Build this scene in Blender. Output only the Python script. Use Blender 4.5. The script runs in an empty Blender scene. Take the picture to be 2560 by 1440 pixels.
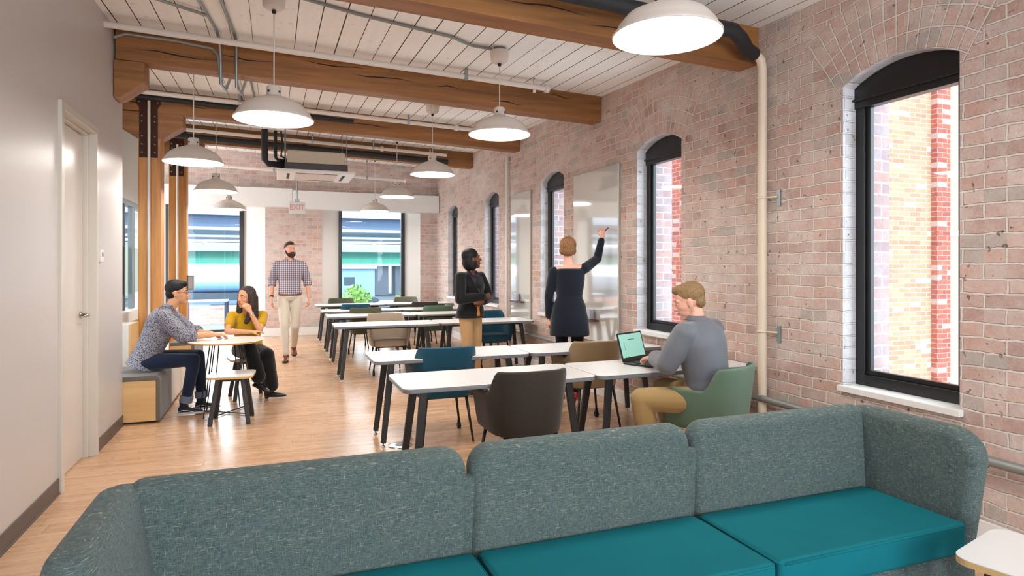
import bpy, bmesh, math, random
from mathutils import Vector, Matrix, Euler
random.seed(7)
V = Vector
SC = bpy.context.scene
COL = SC.collection
PI = math.pi

# ------------------------------------------------------------------ camera, world, exposure
FPX, X0, HOR, EYE = 1565.0, 685.0, 665.0, 1.47
TH = math.atan((1280 - X0) / FPX)
cam_d = bpy.data.cameras.new('camera'); cam = bpy.data.objects.new('camera', cam_d); COL.objects.link(cam)
cam_d.sensor_width = 36.0; cam_d.lens = FPX / 2560 * 36
cam_d.shift_y = -(720 - HOR) / 2560.0
cam.location = (0, 0, EYE); cam.rotation_euler = (PI / 2, 0, -TH)
cam_d.clip_start = 0.05; cam_d.clip_end = 500
SC.camera = cam
SC.view_settings.view_transform = 'Standard'
SC.view_settings.look = 'None'
SC.view_settings.exposure = 0.42
SC.view_settings.gamma = 1.0
SC.view_settings.use_curve_mapping = False
w = bpy.data.worlds.new('sky'); SC.world = w; w.use_nodes = True
bg = w.node_tree.nodes['Background']
bg.inputs['Color'].default_value = (0.80, 0.91, 1.0, 1); bg.inputs['Strength'].default_value = 6.5
sun_d = bpy.data.lights.new('sun', 'SUN'); sun = bpy.data.objects.new('sun', sun_d); COL.objects.link(sun)
sun_d.energy = 3.6; sun_d.angle = math.radians(1.5); sun_d.color = (1.0, 0.93, 0.82)
sun.rotation_euler = V((0.50, 0.50, -0.70)).to_track_quat('-Z', 'Y').to_euler()
LAMP_STRENGTH = 34.0
def area(name, loc, aim, sx, sy, power, col=(0.86, 0.94, 1.0)):
    d = bpy.data.lights.new(name, 'AREA'); o = bpy.data.objects.new(name, d); COL.objects.link(o)
    d.shape = 'RECTANGLE'; d.size = sx; d.size_y = sy; d.energy = power; d.color = col
    o.location = loc; o.rotation_euler = (V(aim)).to_track_quat('-Z', 'Y').to_euler(); return o
# added area lights in place of daylight, far left and behind the viewer
area('fill_office_left', (-4.0, 12.3, 1.7), (1, .15, 0.1), 2.4, 2.4, 210)  # added fill to brighten the far wall; no window stands here
area('fill_back_left', (.1, -3.55, 1.65), (0, 1, 0.0), 1.5, 2.4, 45)  # back pair: added lamps in the unseen openings, standing in for daylight
area('fill_back_right', (2.2, -3.55, 1.65), (0, 1, 0.0), 1.5, 2.4, 45)

# ------------------------------------------------------------------ helpers
def ceil_z(x, y): return 3.39 + 0.039 * (y - 6.24) - 0.033 * (x - 3.475)

def link(o): COL.objects.link(o); return o
def tag(o, label=None, cat=None, group=None, kind=None):
    if label: o['label'] = label
    if cat: o['category'] = cat
    if group: o['group'] = group
    if kind: o['kind'] = kind
    return o
def empty(name, loc=(0, 0, 0), rz=0, label=None, cat=None, group=None, kind=None):
    o = bpy.data.objects.new(name, None); link(o); o.location = loc; o.rotation_euler = (0, 0, rz)
    o.empty_display_size = 0.1
    return tag(o, label, cat, group, kind)

class MB:
    def __init__(s): s.bm = bmesh.new()
    def face(s, pts):
        try: return s.bm.faces.new([s.bm.verts.new(p) for p in pts])
        except ValueError: return None
    def box(s, a, b, M=None):
        x0, y0, z0 = a; x1, y1, z1 = b
        vs = [V(p) for p in ((x0,y0,z0),(x1,y0,z0),(x1,y1,z0),(x0,y1,z0),(x0,y0,z1),(x1,y0,z1),(x1,y1,z1),(x0,y1,z1))]
        return s.hexa(vs, M)
    def hexa(s, vs, M=None):
        if M is not None: vs = [M @ V(v) for v in vs]
        v = [s.bm.verts.new(p) for p in vs]
        for f in ((0,3,2,1),(4,5,6,7),(0,1,5,4),(1,2,6,5),(2,3,7,6),(3,0,4,7)): s.bm.faces.new([v[i] for i in f])
        return s
    def rings(s, rs, cap=True):
        prev = None; first = None
        for r in rs:
            vs = [s.bm.verts.new(p) for p in r]
            if prev:
                n = len(vs)
                for i in range(n): s.bm.faces.new((prev[i], prev[(i+1) % n], vs[(i+1) % n], vs[i]))
            else: first = vs
            prev = vs
        if cap:
            s.bm.faces.new(list(reversed(first))); s.bm.faces.new(prev)
        return s
    def frame(s, d):
        d = V(d).normalized(); a = V((0,0,1)) if abs(d.z) < .9 else V((0,1,0))
        u = d.cross(a).normalized(); return u, u.cross(d).normalized()
    def tube(s, pts, r, n=10, cap=True):
        pts = [V(p) for p in pts]; rs = []
        rr = r if isinstance(r, (list, tuple)) else [r] * len(pts)
        u = None
        for i, p in enumerate(pts):
            d = (pts[min(i+1, len(pts)-1)] - pts[max(i-1, 0)])
            if d.length < 1e-9: d = V((0,0,1))
            d.normalize()
            if u is None: u, _ = s.frame(d)
            u = (u - d * u.dot(d)); u = u.normalized() if u.length > 1e-6 else s.frame(d)[0]
            v = d.cross(u)
            rs.append([p + (u * math.cos(2*PI*k/n) + v * math.sin(2*PI*k/n)) * rr[i] for k in range(n)])
        return s.rings(rs, cap)
    def bar(s, p1, p2, wx, wy, side=(1,0,0), w2=None):
        p1, p2 = V(p1), V(p2); d = (p2-p1).normalized(); u = V(side); u = (u - d*u.dot(d)).normalized(); v = d.cross(u)
        k = w2 or 1
        rs = []
        for p, q in ((p1, 1), (p2, k)):
            rs.append([p + u*sx*wx*q/2 + v*sy*wy*q/2 for sx, sy in ((-1,-1),(1,-1),(1,1),(-1,1))])
        return s.rings(rs)
    def cap(s, p1, r1, p2, r2, n=14):
        p1, p2 = V(p1), V(p2); d = p2 - p1
        if d.length < 1e-6: return s.ell(p1, (r1, r1, r1))
        d.normalize(); u, v = s.frame(d); rs = []
        for k in range(1, 5):
            a = PI/2 * (1 - k/5); rs.append((p1 - d * r1 * math.sin(a), r1 * math.cos(a)))
        rs.append((p1, r1)); rs.append((p2, r2))
        for k in range(1, 5):
            a = PI/2 * k/5; rs.append((p2 + d * r2 * math.sin(a), r2 * math.cos(a)))
        return s.rings([[c + (u*math.cos(2*PI*i/n) + v*math.sin(2*PI*i/n))*r for i in range(n)] for c, r in rs])
    def chain(s, pts, rad, n=14):
        for i in range(len(pts)-1): s.cap(pts[i], rad[i], pts[i+1], rad[i+1], n)
        return s
    def ell(s, c, r, R=None, n=18, m=12):
        c = V(c); R = R or Matrix.Identity(3); rs = []
        for j in range(1, m):
            a = PI*j/m
            rs.append([c + R @ V((r[0]*math.sin(a)*math.cos(2*PI*i/n), r[1]*math.sin(a)*math.sin(2*PI*i/n), -r[2]*math.cos(a))) for i in range(n)])
        return s.rings(rs)
    def loft(s, secs, n=24, e=2.0):
        rs = []
        for c, a, b in secs:
            c, a, b = V(c), V(a), V(b); ring = []
            for i in range(n):
                t = 2*PI*i/n; cs, sn = math.cos(t), math.sin(t)
                x = math.copysign(abs(cs)**(2/e), cs); y = math.copysign(abs(sn)**(2/e), sn)
                ring.append(c + a*x + b*y)
            rs.append(ring)
        return s.rings(rs)
    def lathe(s, prof, c=(0,0,0), n=40, closed=False):
        c = V(c); rs = [[c + V((r*math.cos(2*PI*i/n), r*math.sin(2*PI*i/n), z)) for i in range(n)] for r, z in prof]
        return s.rings(rs, cap=closed)
    def prism(s, poly, axis, a, b):
        def P(p, t):
            if axis == 'x': return V((t, p[0], p[1]))
            if axis == 'y': return V((p[0], t, p[1]))
            return V((p[0], p[1], t))
        return s.rings([[P(p, a) for p in poly], [P(p, b) for p in poly]])
    def build(s, name, mat=None, parent=None, smooth=False, bevel=0, seg=2, M=None, flat_angle=None):
        if M is not None: s.bm.transform(M)
        bmesh.ops.recalc_face_normals(s.bm, faces=s.bm.faces)
        me = bpy.data.meshes.new(name); s.bm.to_mesh(me); s.bm.free()
        o = bpy.data.objects.new(name, me); link(o)
        if mat:
            for m_ in (mat if isinstance(mat, (list, tuple)) else [mat]): me.materials.append(m_)
        if parent: o.parent = parent
        if smooth:
            for p in me.polygons: p.use_smooth = True
            if bevel == 0 and flat_angle is not None:
                m = o.modifiers.new('e', 'EDGE_SPLIT'); m.split_angle = math.radians(flat_angle)
        if bevel:
            m = o.modifiers.new('b', 'BEVEL'); m.width = bevel; m.segments = seg; m.limit_method = 'ANGLE'; m.angle_limit = math.radians(40)
            m.harden_normals = False
            if seg > 1:
                for p in me.polygons: p.use_smooth = True
                w_ = o.modifiers.new('w', 'WEIGHTED_NORMAL'); w_.keep_sharp = False
        return o
def solid(o, t, off=-1):
    m = o.modifiers.new('s', 'SOLIDIFY'); m.thickness = t; m.offset = off; return o
def soft(o, vox=0.006, it=4, f=0.5):
    m = o.modifiers.new('r', 'REMESH'); m.mode = 'VOXEL'; m.voxel_size = vox; m.use_smooth_shade = True
    m = o.modifiers.new('sm', 'SMOOTH'); m.factor = f; m.iterations = it
    return o
def rebase(root, loc):
    root.location = loc; M_ = Matrix.Translation(-V(loc))
    def go(o):
        for k in kids(o): k.data.transform(M_); go(k)
    go(root); return root
def kids(o): return [c for c in bpy.data.objects if c.parent == o]
def copy_tree(o, loc=None, rz=None, label=None, group=None, parent=None, cm=None):
    c = o.copy(); link(c)
    if parent is not None: c.parent = parent
    if loc is not None: c.location = loc
    if rz is not None: c.rotation_euler = (0, 0, rz)
    if label: c['label'] = label
    if group: c['group'] = group
    if cm and c.type == 'MESH' and c.data.materials and c.data.materials[0].name in cm:
        c.material_slots[0].link = 'OBJECT'; c.material_slots[0].material = cm[c.data.materials[0].name]
    for k in kids(o):
        if k is not c: copy_tree(k, parent=c, cm=cm)
    return c

# ------------------------------------------------------------------ materials
def srgb(r, g, b):
    f = lambda c: (c/255/12.92) if c/255 <= .04045 else ((c/255+.055)/1.055)**2.4
    return (f(r), f(g), f(b), 1)
MATS = {}
def mat(name, col, rough=.5, metal=0, spec=.5, coat=0, coat_rough=.1, sheen=0, emis=None, es=0):
    if name in MATS: return MATS[name]
    m = bpy.data.materials.new(name); m.use_nodes = True; MATS[name] = m
    p = m.node_tree.nodes['Principled BSDF']
    p.inputs['Base Color'].default_value = srgb(*col); p.inputs['Roughness'].default_value = rough
    p.inputs['Metallic'].default_value = metal; p.inputs['Specular IOR Level'].default_value = spec
    p.inputs['Coat Weight'].default_value = coat; p.inputs['Coat Roughness'].default_value = coat_rough
    p.inputs['Sheen Weight'].default_value = sheen
    if emis: p.inputs['Emission Color'].default_value = srgb(*emis); p.inputs['Emission Strength'].default_value = es
    return m
class NT:
    def __init__(s, m):
        s.t = m.node_tree; s.p = s.t.nodes['Principled BSDF']; s.L = s.t.links
    def n(s, typ, **kw):
        x = s.t.nodes.new(typ)
        for k, v in kw.items():
            if k.startswith('i_'): x.inputs[k[2:].replace('_', ' ')].default_value = v
            else: setattr(x, k, v)
        return x
    def l(s, a, b): s.L.new(a, b)
    def math(s, op, a, b=None, c=None, clamp=False):
        x = s.n('ShaderNodeMath', operation=op, use_clamp=clamp)
        for i, q in enumerate((a, b, c)):
            if q is None: continue
            if isinstance(q, (int, float)): x.inputs[i].default_value = q
            else: s.l(q, x.inputs[i])
        return x.outputs[0]
    def pos(s, kind='world'):
        if kind == 'world': return s.n('ShaderNodeNewGeometry').outputs['Position']
        return s.n('ShaderNodeTexCoord').outputs['Object']
    def sep(s, v):
        x = s.n('ShaderNodeSeparateXYZ'); s.l(v, x.inputs[0]); return x.outputs
    def comb(s, a, b, c=0.0):
        x = s.n('ShaderNodeCombineXYZ')
        for i, q in enumerate((a, b, c)):
            if isinstance(q, (int, float)): x.inputs[i].default_value = q
            else: s.l(q, x.inputs[i])
        return x.outputs[0]
    def noise(s, v, scale, detail=3, rough=.5, out='Fac'):
        x = s.n('ShaderNodeTexNoise'); x.inputs['Scale'].default_value = scale; x.inputs['Detail'].default_value = detail
        x.inputs['Roughness'].default_value = rough
        if v is not None: s.l(v, x.inputs['Vector'])
        return x.outputs[out]
    def scale(s, v, k):
        x = s.n('ShaderNodeVectorMath', operation='MULTIPLY'); s.l(v, x.inputs[0]); x.inputs[1].default_value = k; return x.outputs[0]
    def add(s, v, u):
        x = s.n('ShaderNodeVectorMath', operation='ADD'); s.l(v, x.inputs[0]); s.l(u, x.inputs[1]); return x.outputs[0]
    def mix(s, f, a, b, blend='MIX'):
        x = s.n('ShaderNodeMix', data_type='RGBA', blend_type=blend)
        for q, i in ((f, 0), (a, 6), (b, 7)):
            if isinstance(q, (int, float)): x.inputs[i].default_value = q
            elif isinstance(q, tuple): x.inputs[i].default_value = q
            else: s.l(q, x.inputs[i])
        return x.outputs[2]
    def ramp(s, f, stops):
        x = s.n('ShaderNodeValToRGB'); cr = x.color_ramp
        while len(cr.elements) < len(stops): cr.elements.new(.5)
        for e, (p, c) in zip(cr.elements, stops): e.position = p; e.color = c if len(c) == 4 else (*c, 1)
        s.l(f, x.inputs[0]); return x.outputs[0]
    def mrange(s, v, a, b, c=0.0, d=1.0):
        x = s.n('ShaderNodeMapRange'); s.l(v, x.inputs[0])
        for i, q in enumerate((a, b, c, d)): x.inputs[i+1].default_value = q
        return x.outputs[0]
    def bump(s, h, strength=.3, dist=.01):
        x = s.n('ShaderNodeBump'); x.inputs['Strength'].default_value = strength; x.inputs['Distance'].default_value = dist
        s.l(h, x.inputs['Height']); s.l(x.outputs[0], s.p.inputs['Normal'])
    def color(s, c): s.l(c, s.p.inputs['Base Color'])
def g(v): return (v, v, v, 1)

def wood_mat(name, c1, c2, axis='x', rough=.5, scale=1.0, kind='obj', coat=0):
    m = mat(name, c1, rough, coat=coat); t = NT(m); v = t.pos(kind)
    st = {'x': (.9, 14, 14), 'y': (14, .9, 14), 'z': (14, 14, .9)}[axis]
    v2 = t.scale(v, tuple(q*scale for q in st))
    n1 = t.noise(v2, 1.0, 6, .6); n2 = t.noise(t.scale(v2, (4, 4, 4)), 1.0, 3)
    f = t.math('ADD', t.math('MULTIPLY', n1, .8), t.math('MULTIPLY', n2, .25))
    t.color(t.ramp(f, [(.3, srgb(*c2)), (.62, srgb(*c1)), (.8, srgb(*[min(255, q+14) for q in c1]))])); t.bump(n1, .15, .004)
    return m
def brick_mat(name, ca, cb, mortar, wash, wash_amt, arches=False, bw=.222, rh=.078, ms=.007, dist=.016, bump=.95, sat=1):
    m = mat(name, ca, .9, spec=.2); t = NT(m); P = t.pos(); x, y, z = t.sep(P)
    u = t.math('ADD', x, y)
    nz = t.noise(P, 5.0, 3, .6, out='Color')
    off = t.n('ShaderNodeVectorMath', operation='MULTIPLY_ADD'); t.l(nz, off.inputs[0])
    off.inputs[1].default_value = (dist*2, dist*2, 0); off.inputs[2].default_value = (-dist, -dist, 0)
    def bt(vec, w_, h_, offset=.5):
        b = t.n('ShaderNodeTexBrick'); b.offset = offset
        for k, q in (('Scale', 1), ('Mortar Size', ms), ('Mortar Smooth', .35), ('Bias', -.1), ('Brick Width', w_), ('Row Height', h_)): b.inputs[k].default_value = q
        b.inputs['Color1'].default_value = srgb(*ca); b.inputs['Color2'].default_value = srgb(*cb); b.inputs['Mortar'].default_value = srgb(*mortar)
        t.l(t.add(vec, off.outputs[0]), b.inputs['Vector']); return b
    b = bt(t.comb(u, z), bw, rh); colr, fac = b.outputs['Color'], b.outputs['Fac']
    if arches:
        ly = t.math('SUBTRACT', t.math('FLOORED_MODULO', t.math('SUBTRACT', y, 2.68 - 1.24), 2.48), 1.24)
        lz = t.math('SUBTRACT', z, 1.99)
        r = t.math('SQRT', t.math('ADD', t.math('MULTIPLY', ly, ly), t.math('MULTIPLY', lz, lz)))
        th = t.math('ARCTAN2', ly, lz)
        b2 = bt(t.comb(t.math('MULTIPLY', th, .9), t.math('SUBTRACT', r, .745)), .074, .115, 0)
        msk = t.math('MULTIPLY', t.math('GREATER_THAN', r, .70), t.math('LESS_THAN', r, 1.205))
        msk = t.math('MULTIPLY', msk, t.math('LESS_THAN', t.math('ABSOLUTE', th), .60))
        msk = t.math('MULTIPLY', msk, t.math('GREATER_THAN', y, -4))
        colr = t.mix(msk, colr, b2.outputs['Color'])
        mf = t.n('ShaderNodeMix', data_type='FLOAT'); t.l(msk, mf.inputs[0]); t.l(fac, mf.inputs[2]); t.l(b2.outputs['Fac'], mf.inputs[3]); fac = mf.outputs[0]
    big = t.noise(P, 1.3, 4, .6); mid = t.noise(P, 7.0, 4, .7); fine = t.noise(P, 60.0, 3, .6)
    wf = t.math('ADD', t.math('MULTIPLY', big, .6), t.math('MULTIPLY', mid, .6))
    wf = t.mrange(wf, .45, .85, wash_amt - .35, wash_amt + .35)
    # per brick variation of the whitewash
    cells = t.n('ShaderNodeTexWhiteNoise', noise_dimensions='2D')
    row = t.math('FLOOR', t.math('DIVIDE', z, rh)); half = t.math('MULTIPLY', t.math('FLOORED_MODULO', row, 2.0), .5)
    colm = t.math('FLOOR', t.math('ADD', t.math('DIVIDE', u, bw), half))
    t.l(t.comb(colm, row), cells.inputs['Vector'])
    wf = t.math('ADD', wf, t.math('MULTIPLY', t.math('SUBTRACT', cells.outputs['Value'], .5), .35), clamp=True)
    c = t.mix(wf, colr, srgb(*wash))
    grey = t.math('GREATER_THAN', cells.outputs['Value'], .93)
    c = t.mix(t.math('MULTIPLY', grey, .45), c, srgb(150, 148, 142))
    c = t.mix(t.math('MULTIPLY', fac, .7), c, srgb(*mortar))
    c = t.mix(t.mrange(fine, .25, .75, .0, .22), c, srgb(110, 90, 82))
    pit = t.mrange(t.noise(P, 22.0, 2, .5), .70, .76)
    c = t.mix(t.math('MULTIPLY', pit, .6), c, srgb(90, 66, 56))
    t.color(c)
    h = t.math('SUBTRACT', t.math('ADD', t.math('MULTIPLY', fine, .35), t.math('MULTIPLY', mid, .5)), t.math('MULTIPLY', fac, .9))
    h = t.math('SUBTRACT', h, t.math('MULTIPLY', pit, .8))
    t.bump(h, bump, .012)
    return m

BRICK = brick_mat('whitewashed_brick', (194, 148, 132), (156, 118, 108), (222, 210, 200), (218, 205, 196), .62, arches=True)
BRICK_FAR = brick_mat('far_brick', (196, 144, 124), (164, 118, 108), (222, 212, 204), (220, 208, 202), .66)
REVEAL = brick_mat('painted_reveal_brick', (196, 190, 194), (182, 172, 172), (214, 210, 212), (222, 220, 224), .75)
BRICK_OUT_RED = brick_mat('red_exterior_brick', (122, 58, 46), (100, 44, 40), (126, 100, 92), (126, 80, 70), .15, bump=.2)
BRICK_OUT_DARK = brick_mat('dark_exterior_brick', (164, 124, 114), (132, 112, 116), (182, 178, 182), (170, 160, 166), .45, bump=.3)
BRICK_OUT_TAN = brick_mat('tan_exterior_brick', (140, 104, 82), (120, 82, 64), (146, 128, 118), (140, 110, 92), .25, bw=.25, rh=.075, bump=.1)
WHITE = mat('white_paint', (222, 220, 216), .45)
WHITE_WARM = mat('warm_white_paint', (206, 198, 192), .38)
_t = NT(WHITE_WARM); _P = _t.pos(); _t.color(_t.mix(_t.noise(_P, .8, 2), srgb(186, 180, 176), srgb(197, 190, 186))); _t.bump(_t.noise(_P, 160, 2), .04, .002)
PIPE_WHITE = mat('white_pipe_enamel', (214, 205, 198), .35)
PIPE_CREAM = mat('cream_pipe_paint', (212, 194, 172), .4)
GALV = mat('galvanised_steel', (150, 158, 160), .35, metal=.8)
GREYPIPE = mat('grey_conduit', (140, 142, 138), .45, metal=.4)
BLACK = mat('black_rubber', (24, 25, 27), .6)
FRAME = mat('black_aluminium', (26, 25, 26), .35, spec=.5)
STEEL = mat('rust_brown_steel', (70, 44, 34), .75, spec=.15)
DARKLEG = mat('charcoal_leg', (44, 42, 42), .45)
BASEB = mat('brown_vinyl_base', (92, 80, 74), .5)
DOORP = mat('cream_door_paint', (206, 196, 186), .3)
TRIMP = mat('cream_trim_paint', (200, 192, 180), .3)
CHROME = mat('brushed_nickel', (190, 190, 188), .22, metal=1)
SHADE = mat('white_lamp_enamel', (214, 202, 192), .3)
GLOW = mat('lamp_glow', (255, 252, 245), .5, emis=(255, 250, 243), es=LAMP_STRENGTH)
TABLETOP = mat('white_laminate', (226, 224, 222), .28)
EDGEBAND = mat('grey_edge_band', (120, 120, 124), .4)
WBOARD = mat('gloss_whiteboard', (196, 192, 186), .06, spec=1.0, coat=1.0, coat_rough=.03)
SKY_GLASS = bpy.data.materials.new('window_glass'); SKY_GLASS.use_nodes = True
nt = SKY_GLASS.node_tree; nt.nodes.clear()
_o = nt.nodes.new('ShaderNodeOutputMaterial'); _m = nt.nodes.new('ShaderNodeMixShader'); _a = nt.nodes.new('ShaderNodeBsdfTransparent'); _b = nt.nodes.new('ShaderNodeBsdfGlossy'); _f = nt.nodes.new('ShaderNodeFresnel')
_a.inputs[0].default_value = (.96, .98, .98, 1); _b.inputs['Roughness'].default_value = .02; _f.inputs['IOR'].default_value = 1.45
_gm = nt.nodes.new('ShaderNodeNewGeometry'); _mu = nt.nodes.new('ShaderNodeMath'); _mu.operation = 'MULTIPLY'; _iv = nt.nodes.new('ShaderNodeMath'); _iv.operation = 'SUBTRACT'; _iv.inputs[0].default_value = 1.0
nt.links.new(_gm.outputs['Backfacing'], _iv.inputs[1]); nt.links.new(_f.outputs[0], _mu.inputs[0]); nt.links.new(_iv.outputs[0], _mu.inputs[1]); nt.links.new(_mu.outputs[0], _m.inputs[0]); nt.links.new(_a.outputs[0], _m.inputs[1]); nt.links.new(_b.outputs[0], _m.inputs[2]); nt.links.new(_m.outputs[0], _o.inputs[0])

TIMBER_X = wood_mat('douglas_fir_beam', (152, 100, 50), (110, 68, 32), 'x', .5, .55)
_t = NT(TIMBER_X)
TIMBER_Z = wood_mat('douglas_fir_post', (200, 136, 64), (152, 96, 40), 'z', .45, .55)
PLY = wood_mat('birch_plywood', (216, 176, 120), (202, 160, 104), 'x', .45, .4)
OAK = wood_mat('oak_leg', (170, 110, 60), (140, 84, 44), 'z', .4, .6)
# ceiling boards
CEILM = mat('whitewashed_ceiling_board', (214, 203, 194), .7, spec=.2); t = NT(CEILM); P = t.pos(); x, y, z = t.sep(P)
xi = t.math('DIVIDE', x, .178); fr = t.math('FRACT', xi); cell = t.math('FLOOR', xi)
d = t.math('MINIMUM', fr, t.math('SUBTRACT', 1.0, fr))
wn = t.n('ShaderNodeTexWhiteNoise', noise_dimensions='1D'); t.l(cell, wn.inputs['W'])
wob = t.math('ADD', t.math('MULTIPLY', wn.outputs['Value'], .022), .010)
gap = t.math('LESS_THAN', d, wob)
gr = t.noise(t.scale(P, (22, 1.1, 22)), 1.0, 5, .6)
sp = t.mrange(t.noise(P, 14, 3), .66, .74)
c = t.mix(gr, srgb(232, 230, 228), srgb(250, 250, 250)); c = t.mix(t.math('MULTIPLY', wn.outputs['Value'], .35), c, srgb(236, 230, 224))
c = t.mix(t.math('MULTIPLY', sp, .3), c, srgb(160, 130, 110)); c = t.mix(gap, c, srgb(74, 58, 46)); t.color(c)
t.bump(t.math('SUBTRACT', gr, t.math('MULTIPLY', gap, 3.0)), .3, .008)
# floor planks run along X
FLOORM = mat('honey_oak_floor', (200, 150, 108), .27, spec=.55); t = NT(FLOORM); P = t.pos(); x, y, z = t.sep(P)
yi = t.math('DIVIDE', y, .125); row = t.math('FLOOR', yi); fr = t.math('FRACT', yi)
wn = t.n('ShaderNodeTexWhiteNoise', noise_dimensions='1D'); t.l(row, wn.inputs['W'])
xs = t.math('ADD', t.math('DIVIDE', x, 1.3), t.math('MULTIPLY', wn.outputs['Value'], 7.0)); pl = t.math('FLOOR', xs); fx = t.math('FRACT', xs)
wn2 = t.n('ShaderNodeTexWhiteNoise', noise_dimensions='2D'); t.l(t.comb(pl, row), wn2.inputs['Vector'])
dv = t.math('MINIMUM', t.math('MINIMUM', fr, t.math('SUBTRACT', 1.0, fr)), t.math('MULTIPLY', t.math('MINIMUM', fx, t.math('SUBTRACT', 1.0, fx)), 10.0))
gap = t.mrange(dv, .0, .035, 1.0, .0)
st = t.comb(t.math('ADD', t.math('MULTIPLY', x, 1.2), t.math('MULTIPLY', wn2.outputs['Value'], 30.0)), t.math('MULTIPLY', y, 16.0))
gr = t.noise(st, 1.0, 5, .6)
c = t.ramp(gr, [(.25, srgb(176, 134, 100)), (.55, srgb(204, 166, 132)), (.8, srgb(220, 186, 154))])
c = t.mix(t.math('MULTIPLY', wn2.outputs['Value'], .45), c, srgb(186, 142, 106)); c = t.mix(t.math('MULTIPLY', gap, .5), c, srgb(110, 74, 48)); t.color(c)
t.l(t.mrange(gr, .2, .8, .22, .34), t.p.inputs['Roughness']); t.bump(t.math('SUBTRACT', t.math('MULTIPLY', gr, .3), gap), .12, .003)

def tweed(name, base, cols, rough=.95):
    m = mat(name, base, rough, spec=.15, sheen=.1); t = NT(m); P = t.pos('obj')
    a = t.noise(t.scale(P, (48, 48, 460)), 1.0, 2, .6); b = t.noise(t.scale(P, (460, 460, 48)), 1.0, 2, .6); k = t.noise(P, 14, 3, .6)
    c = t.mix(t.mrange(a, .42, .62), srgb(*cols[0]), srgb(*cols[1])); c = t.mix(t.mrange(b, .45, .66), c, srgb(*cols[2]))
    c = t.mix(t.mrange(t.noise(t.scale(P, (40, 40, 520)), 1.0, 2), .62, .70), c, srgb(*cols[3]))
    c = t.mix(t.mrange(t.noise(t.scale(P, (520, 520, 40)), 1.0, 2), .64, .72), c, srgb(*cols[3]))
    c = t.mix(t.mrange(k, .3, .7, 0, .3), c, srgb(*cols[2])); t.color(c); t.bump(t.math('ADD', a, b), .25, .002)
    return m
TWEED = tweed('teal_tweed', (88, 110, 108), [(56, 70, 70), (82, 102, 104), (92, 102, 98), (146, 142, 124)])
def cloth(name, col, col2=None, rough=.9, sc=300, sheen=.2):
    m = mat(name, col, rough, spec=.2, sheen=sheen); t = NT(m); P = t.pos('obj')
    n = t.noise(P, sc, 2); k = t.noise(P, 6, 2); c2 = col2 or tuple(int(q*.86) for q in col)
    t.color(t.mix(t.math('ADD', t.math('MULTIPLY', n, .6), t.math('MULTIPLY', k, .4)), srgb(*c2), srgb(*col))); t.bump(n, .12, .001)
    return m
TEAL = cloth('teal_wool', (10, 112, 122), (6, 92, 100), sheen=.0)
def checks(name, base, line, step, wid, second=None, kind='obj'):
    m = mat(name, base, .85, spec=.2); t = NT(m); P = t.pos(kind); x, y, z = t.sep(P)
    def ln(q, st=step, w_=wid, o=0.0): return t.math('LESS_THAN', t.math('FRACT', t.math('ADD', t.math('DIVIDE', q, st), o)), w_)
    u = x
    c = t.mix(t.math('MULTIPLY', ln(u), .62), srgb(*base), srgb(*line)); c = t.mix(t.math('MULTIPLY', ln(z), .62), c, srgb(*line))
    if second: c = t.mix(t.math('MULTIPLY', ln(u, step*2, .12, .3), .6), c, srgb(*second))
    t.color(c); return m
GINGHAM = checks('checked_shirt_cloth', (214, 206, 214), (56, 50, 78), .030, .46, (110, 60, 76))
SMALLCHK = mat('small_speckled_shirt_cloth', (110, 108, 116), .85, spec=.2); t = NT(SMALLCHK); P = t.pos('obj')
vo = t.n('ShaderNodeTexVoronoi'); vo.inputs['Scale'].default_value = 95; t.l(P, vo.inputs['Vector']); t.color(t.mix(t.mrange(vo.outputs['Distance'], .32, .5), srgb(54, 54, 66), srgb(140, 138, 148)))


# ================================================================== SETTING
W, XL = 3.475, -1.30
YB, YF = -3.6, 14.0       # back wall behind the viewer, far wall
def S(o): return tag(o, kind='structure')
# floor and ceiling
m = MB(); m.box((-5.5, YB, -.12), (W + .5, YF + .45, 0)); S(m.build('floor', FLOORM))
m = MB()
def cp(x, y, dz=0): return (x, y, ceil_z(x, y) + dz)
m.hexa([cp(-5.5, YB), cp(W+.45, YB), cp(W+.45, YF+.4), cp(-5.5, YF+.4), cp(-5.5, YB, .2), cp(W+.45, YB, .2), cp(W+.45, YF+.4, .2), cp(-5.5, YF+.4, .2)])
S(m.build('ceiling', CEILM))

# right wall with arched openings
WINS = [(2.31 + 2.48*i, 2.31 + 2.48*i + .745) for i in range(-2, 5)]
SILL = [.82, .82, .69, .82, .82, .82, .83]
SPR, APX = 2.636, 2.735
def arch_pts(y0, y1, spr=SPR, apx=APX, n=14):
    c = (y1-y0)/2; h = apx-spr; R = (c*c+h*h)/(2*h); yc = (y0+y1)/2; zc = apx-R; a0 = math.asin(c/R)
    return [(yc + R*math.sin(-a0 + 2*a0*i/n), zc + R*math.cos(-a0 + 2*a0*i/n)) for i in range(n+1)]
def wall_bay(mb, y0, y1, wy0, wy1, sill, xa, xb, top=3.95):
    """brick wall from y0 to y1 between x = xa (inside) and x = xb with an arched hole"""
    A = arch_pts(wy0, wy1)
    for X, flip in ((xa, False), (xb, True)):
        quads = [[(y0,0),(wy0,0),(wy0,top),(y0,top)], [(wy1,0),(y1,0),(y1,top),(wy1,top)], [(wy0,0),(wy1,0),(wy1,sill),(wy0,sill)]]
        for i in range(len(A)-1): quads.append([A[i], A[i+1], (A[i+1][0], top), (A[i][0], top)])
        for q in quads: mb.face([(X, a, b) for a, b in q])
def reveal(mb, wy0, wy1, sill, xa, xb):
    A = arch_pts(wy0, wy1); P = [(wy0, sill)] + A + [(wy1, sill)]
    for i in range(len(P)): 
        a, b = P[i], P[(i+1) % len(P)]
        mb.face([(xa, *a), (xb, *a), (xb, *b), (xa, *b)])
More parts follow.
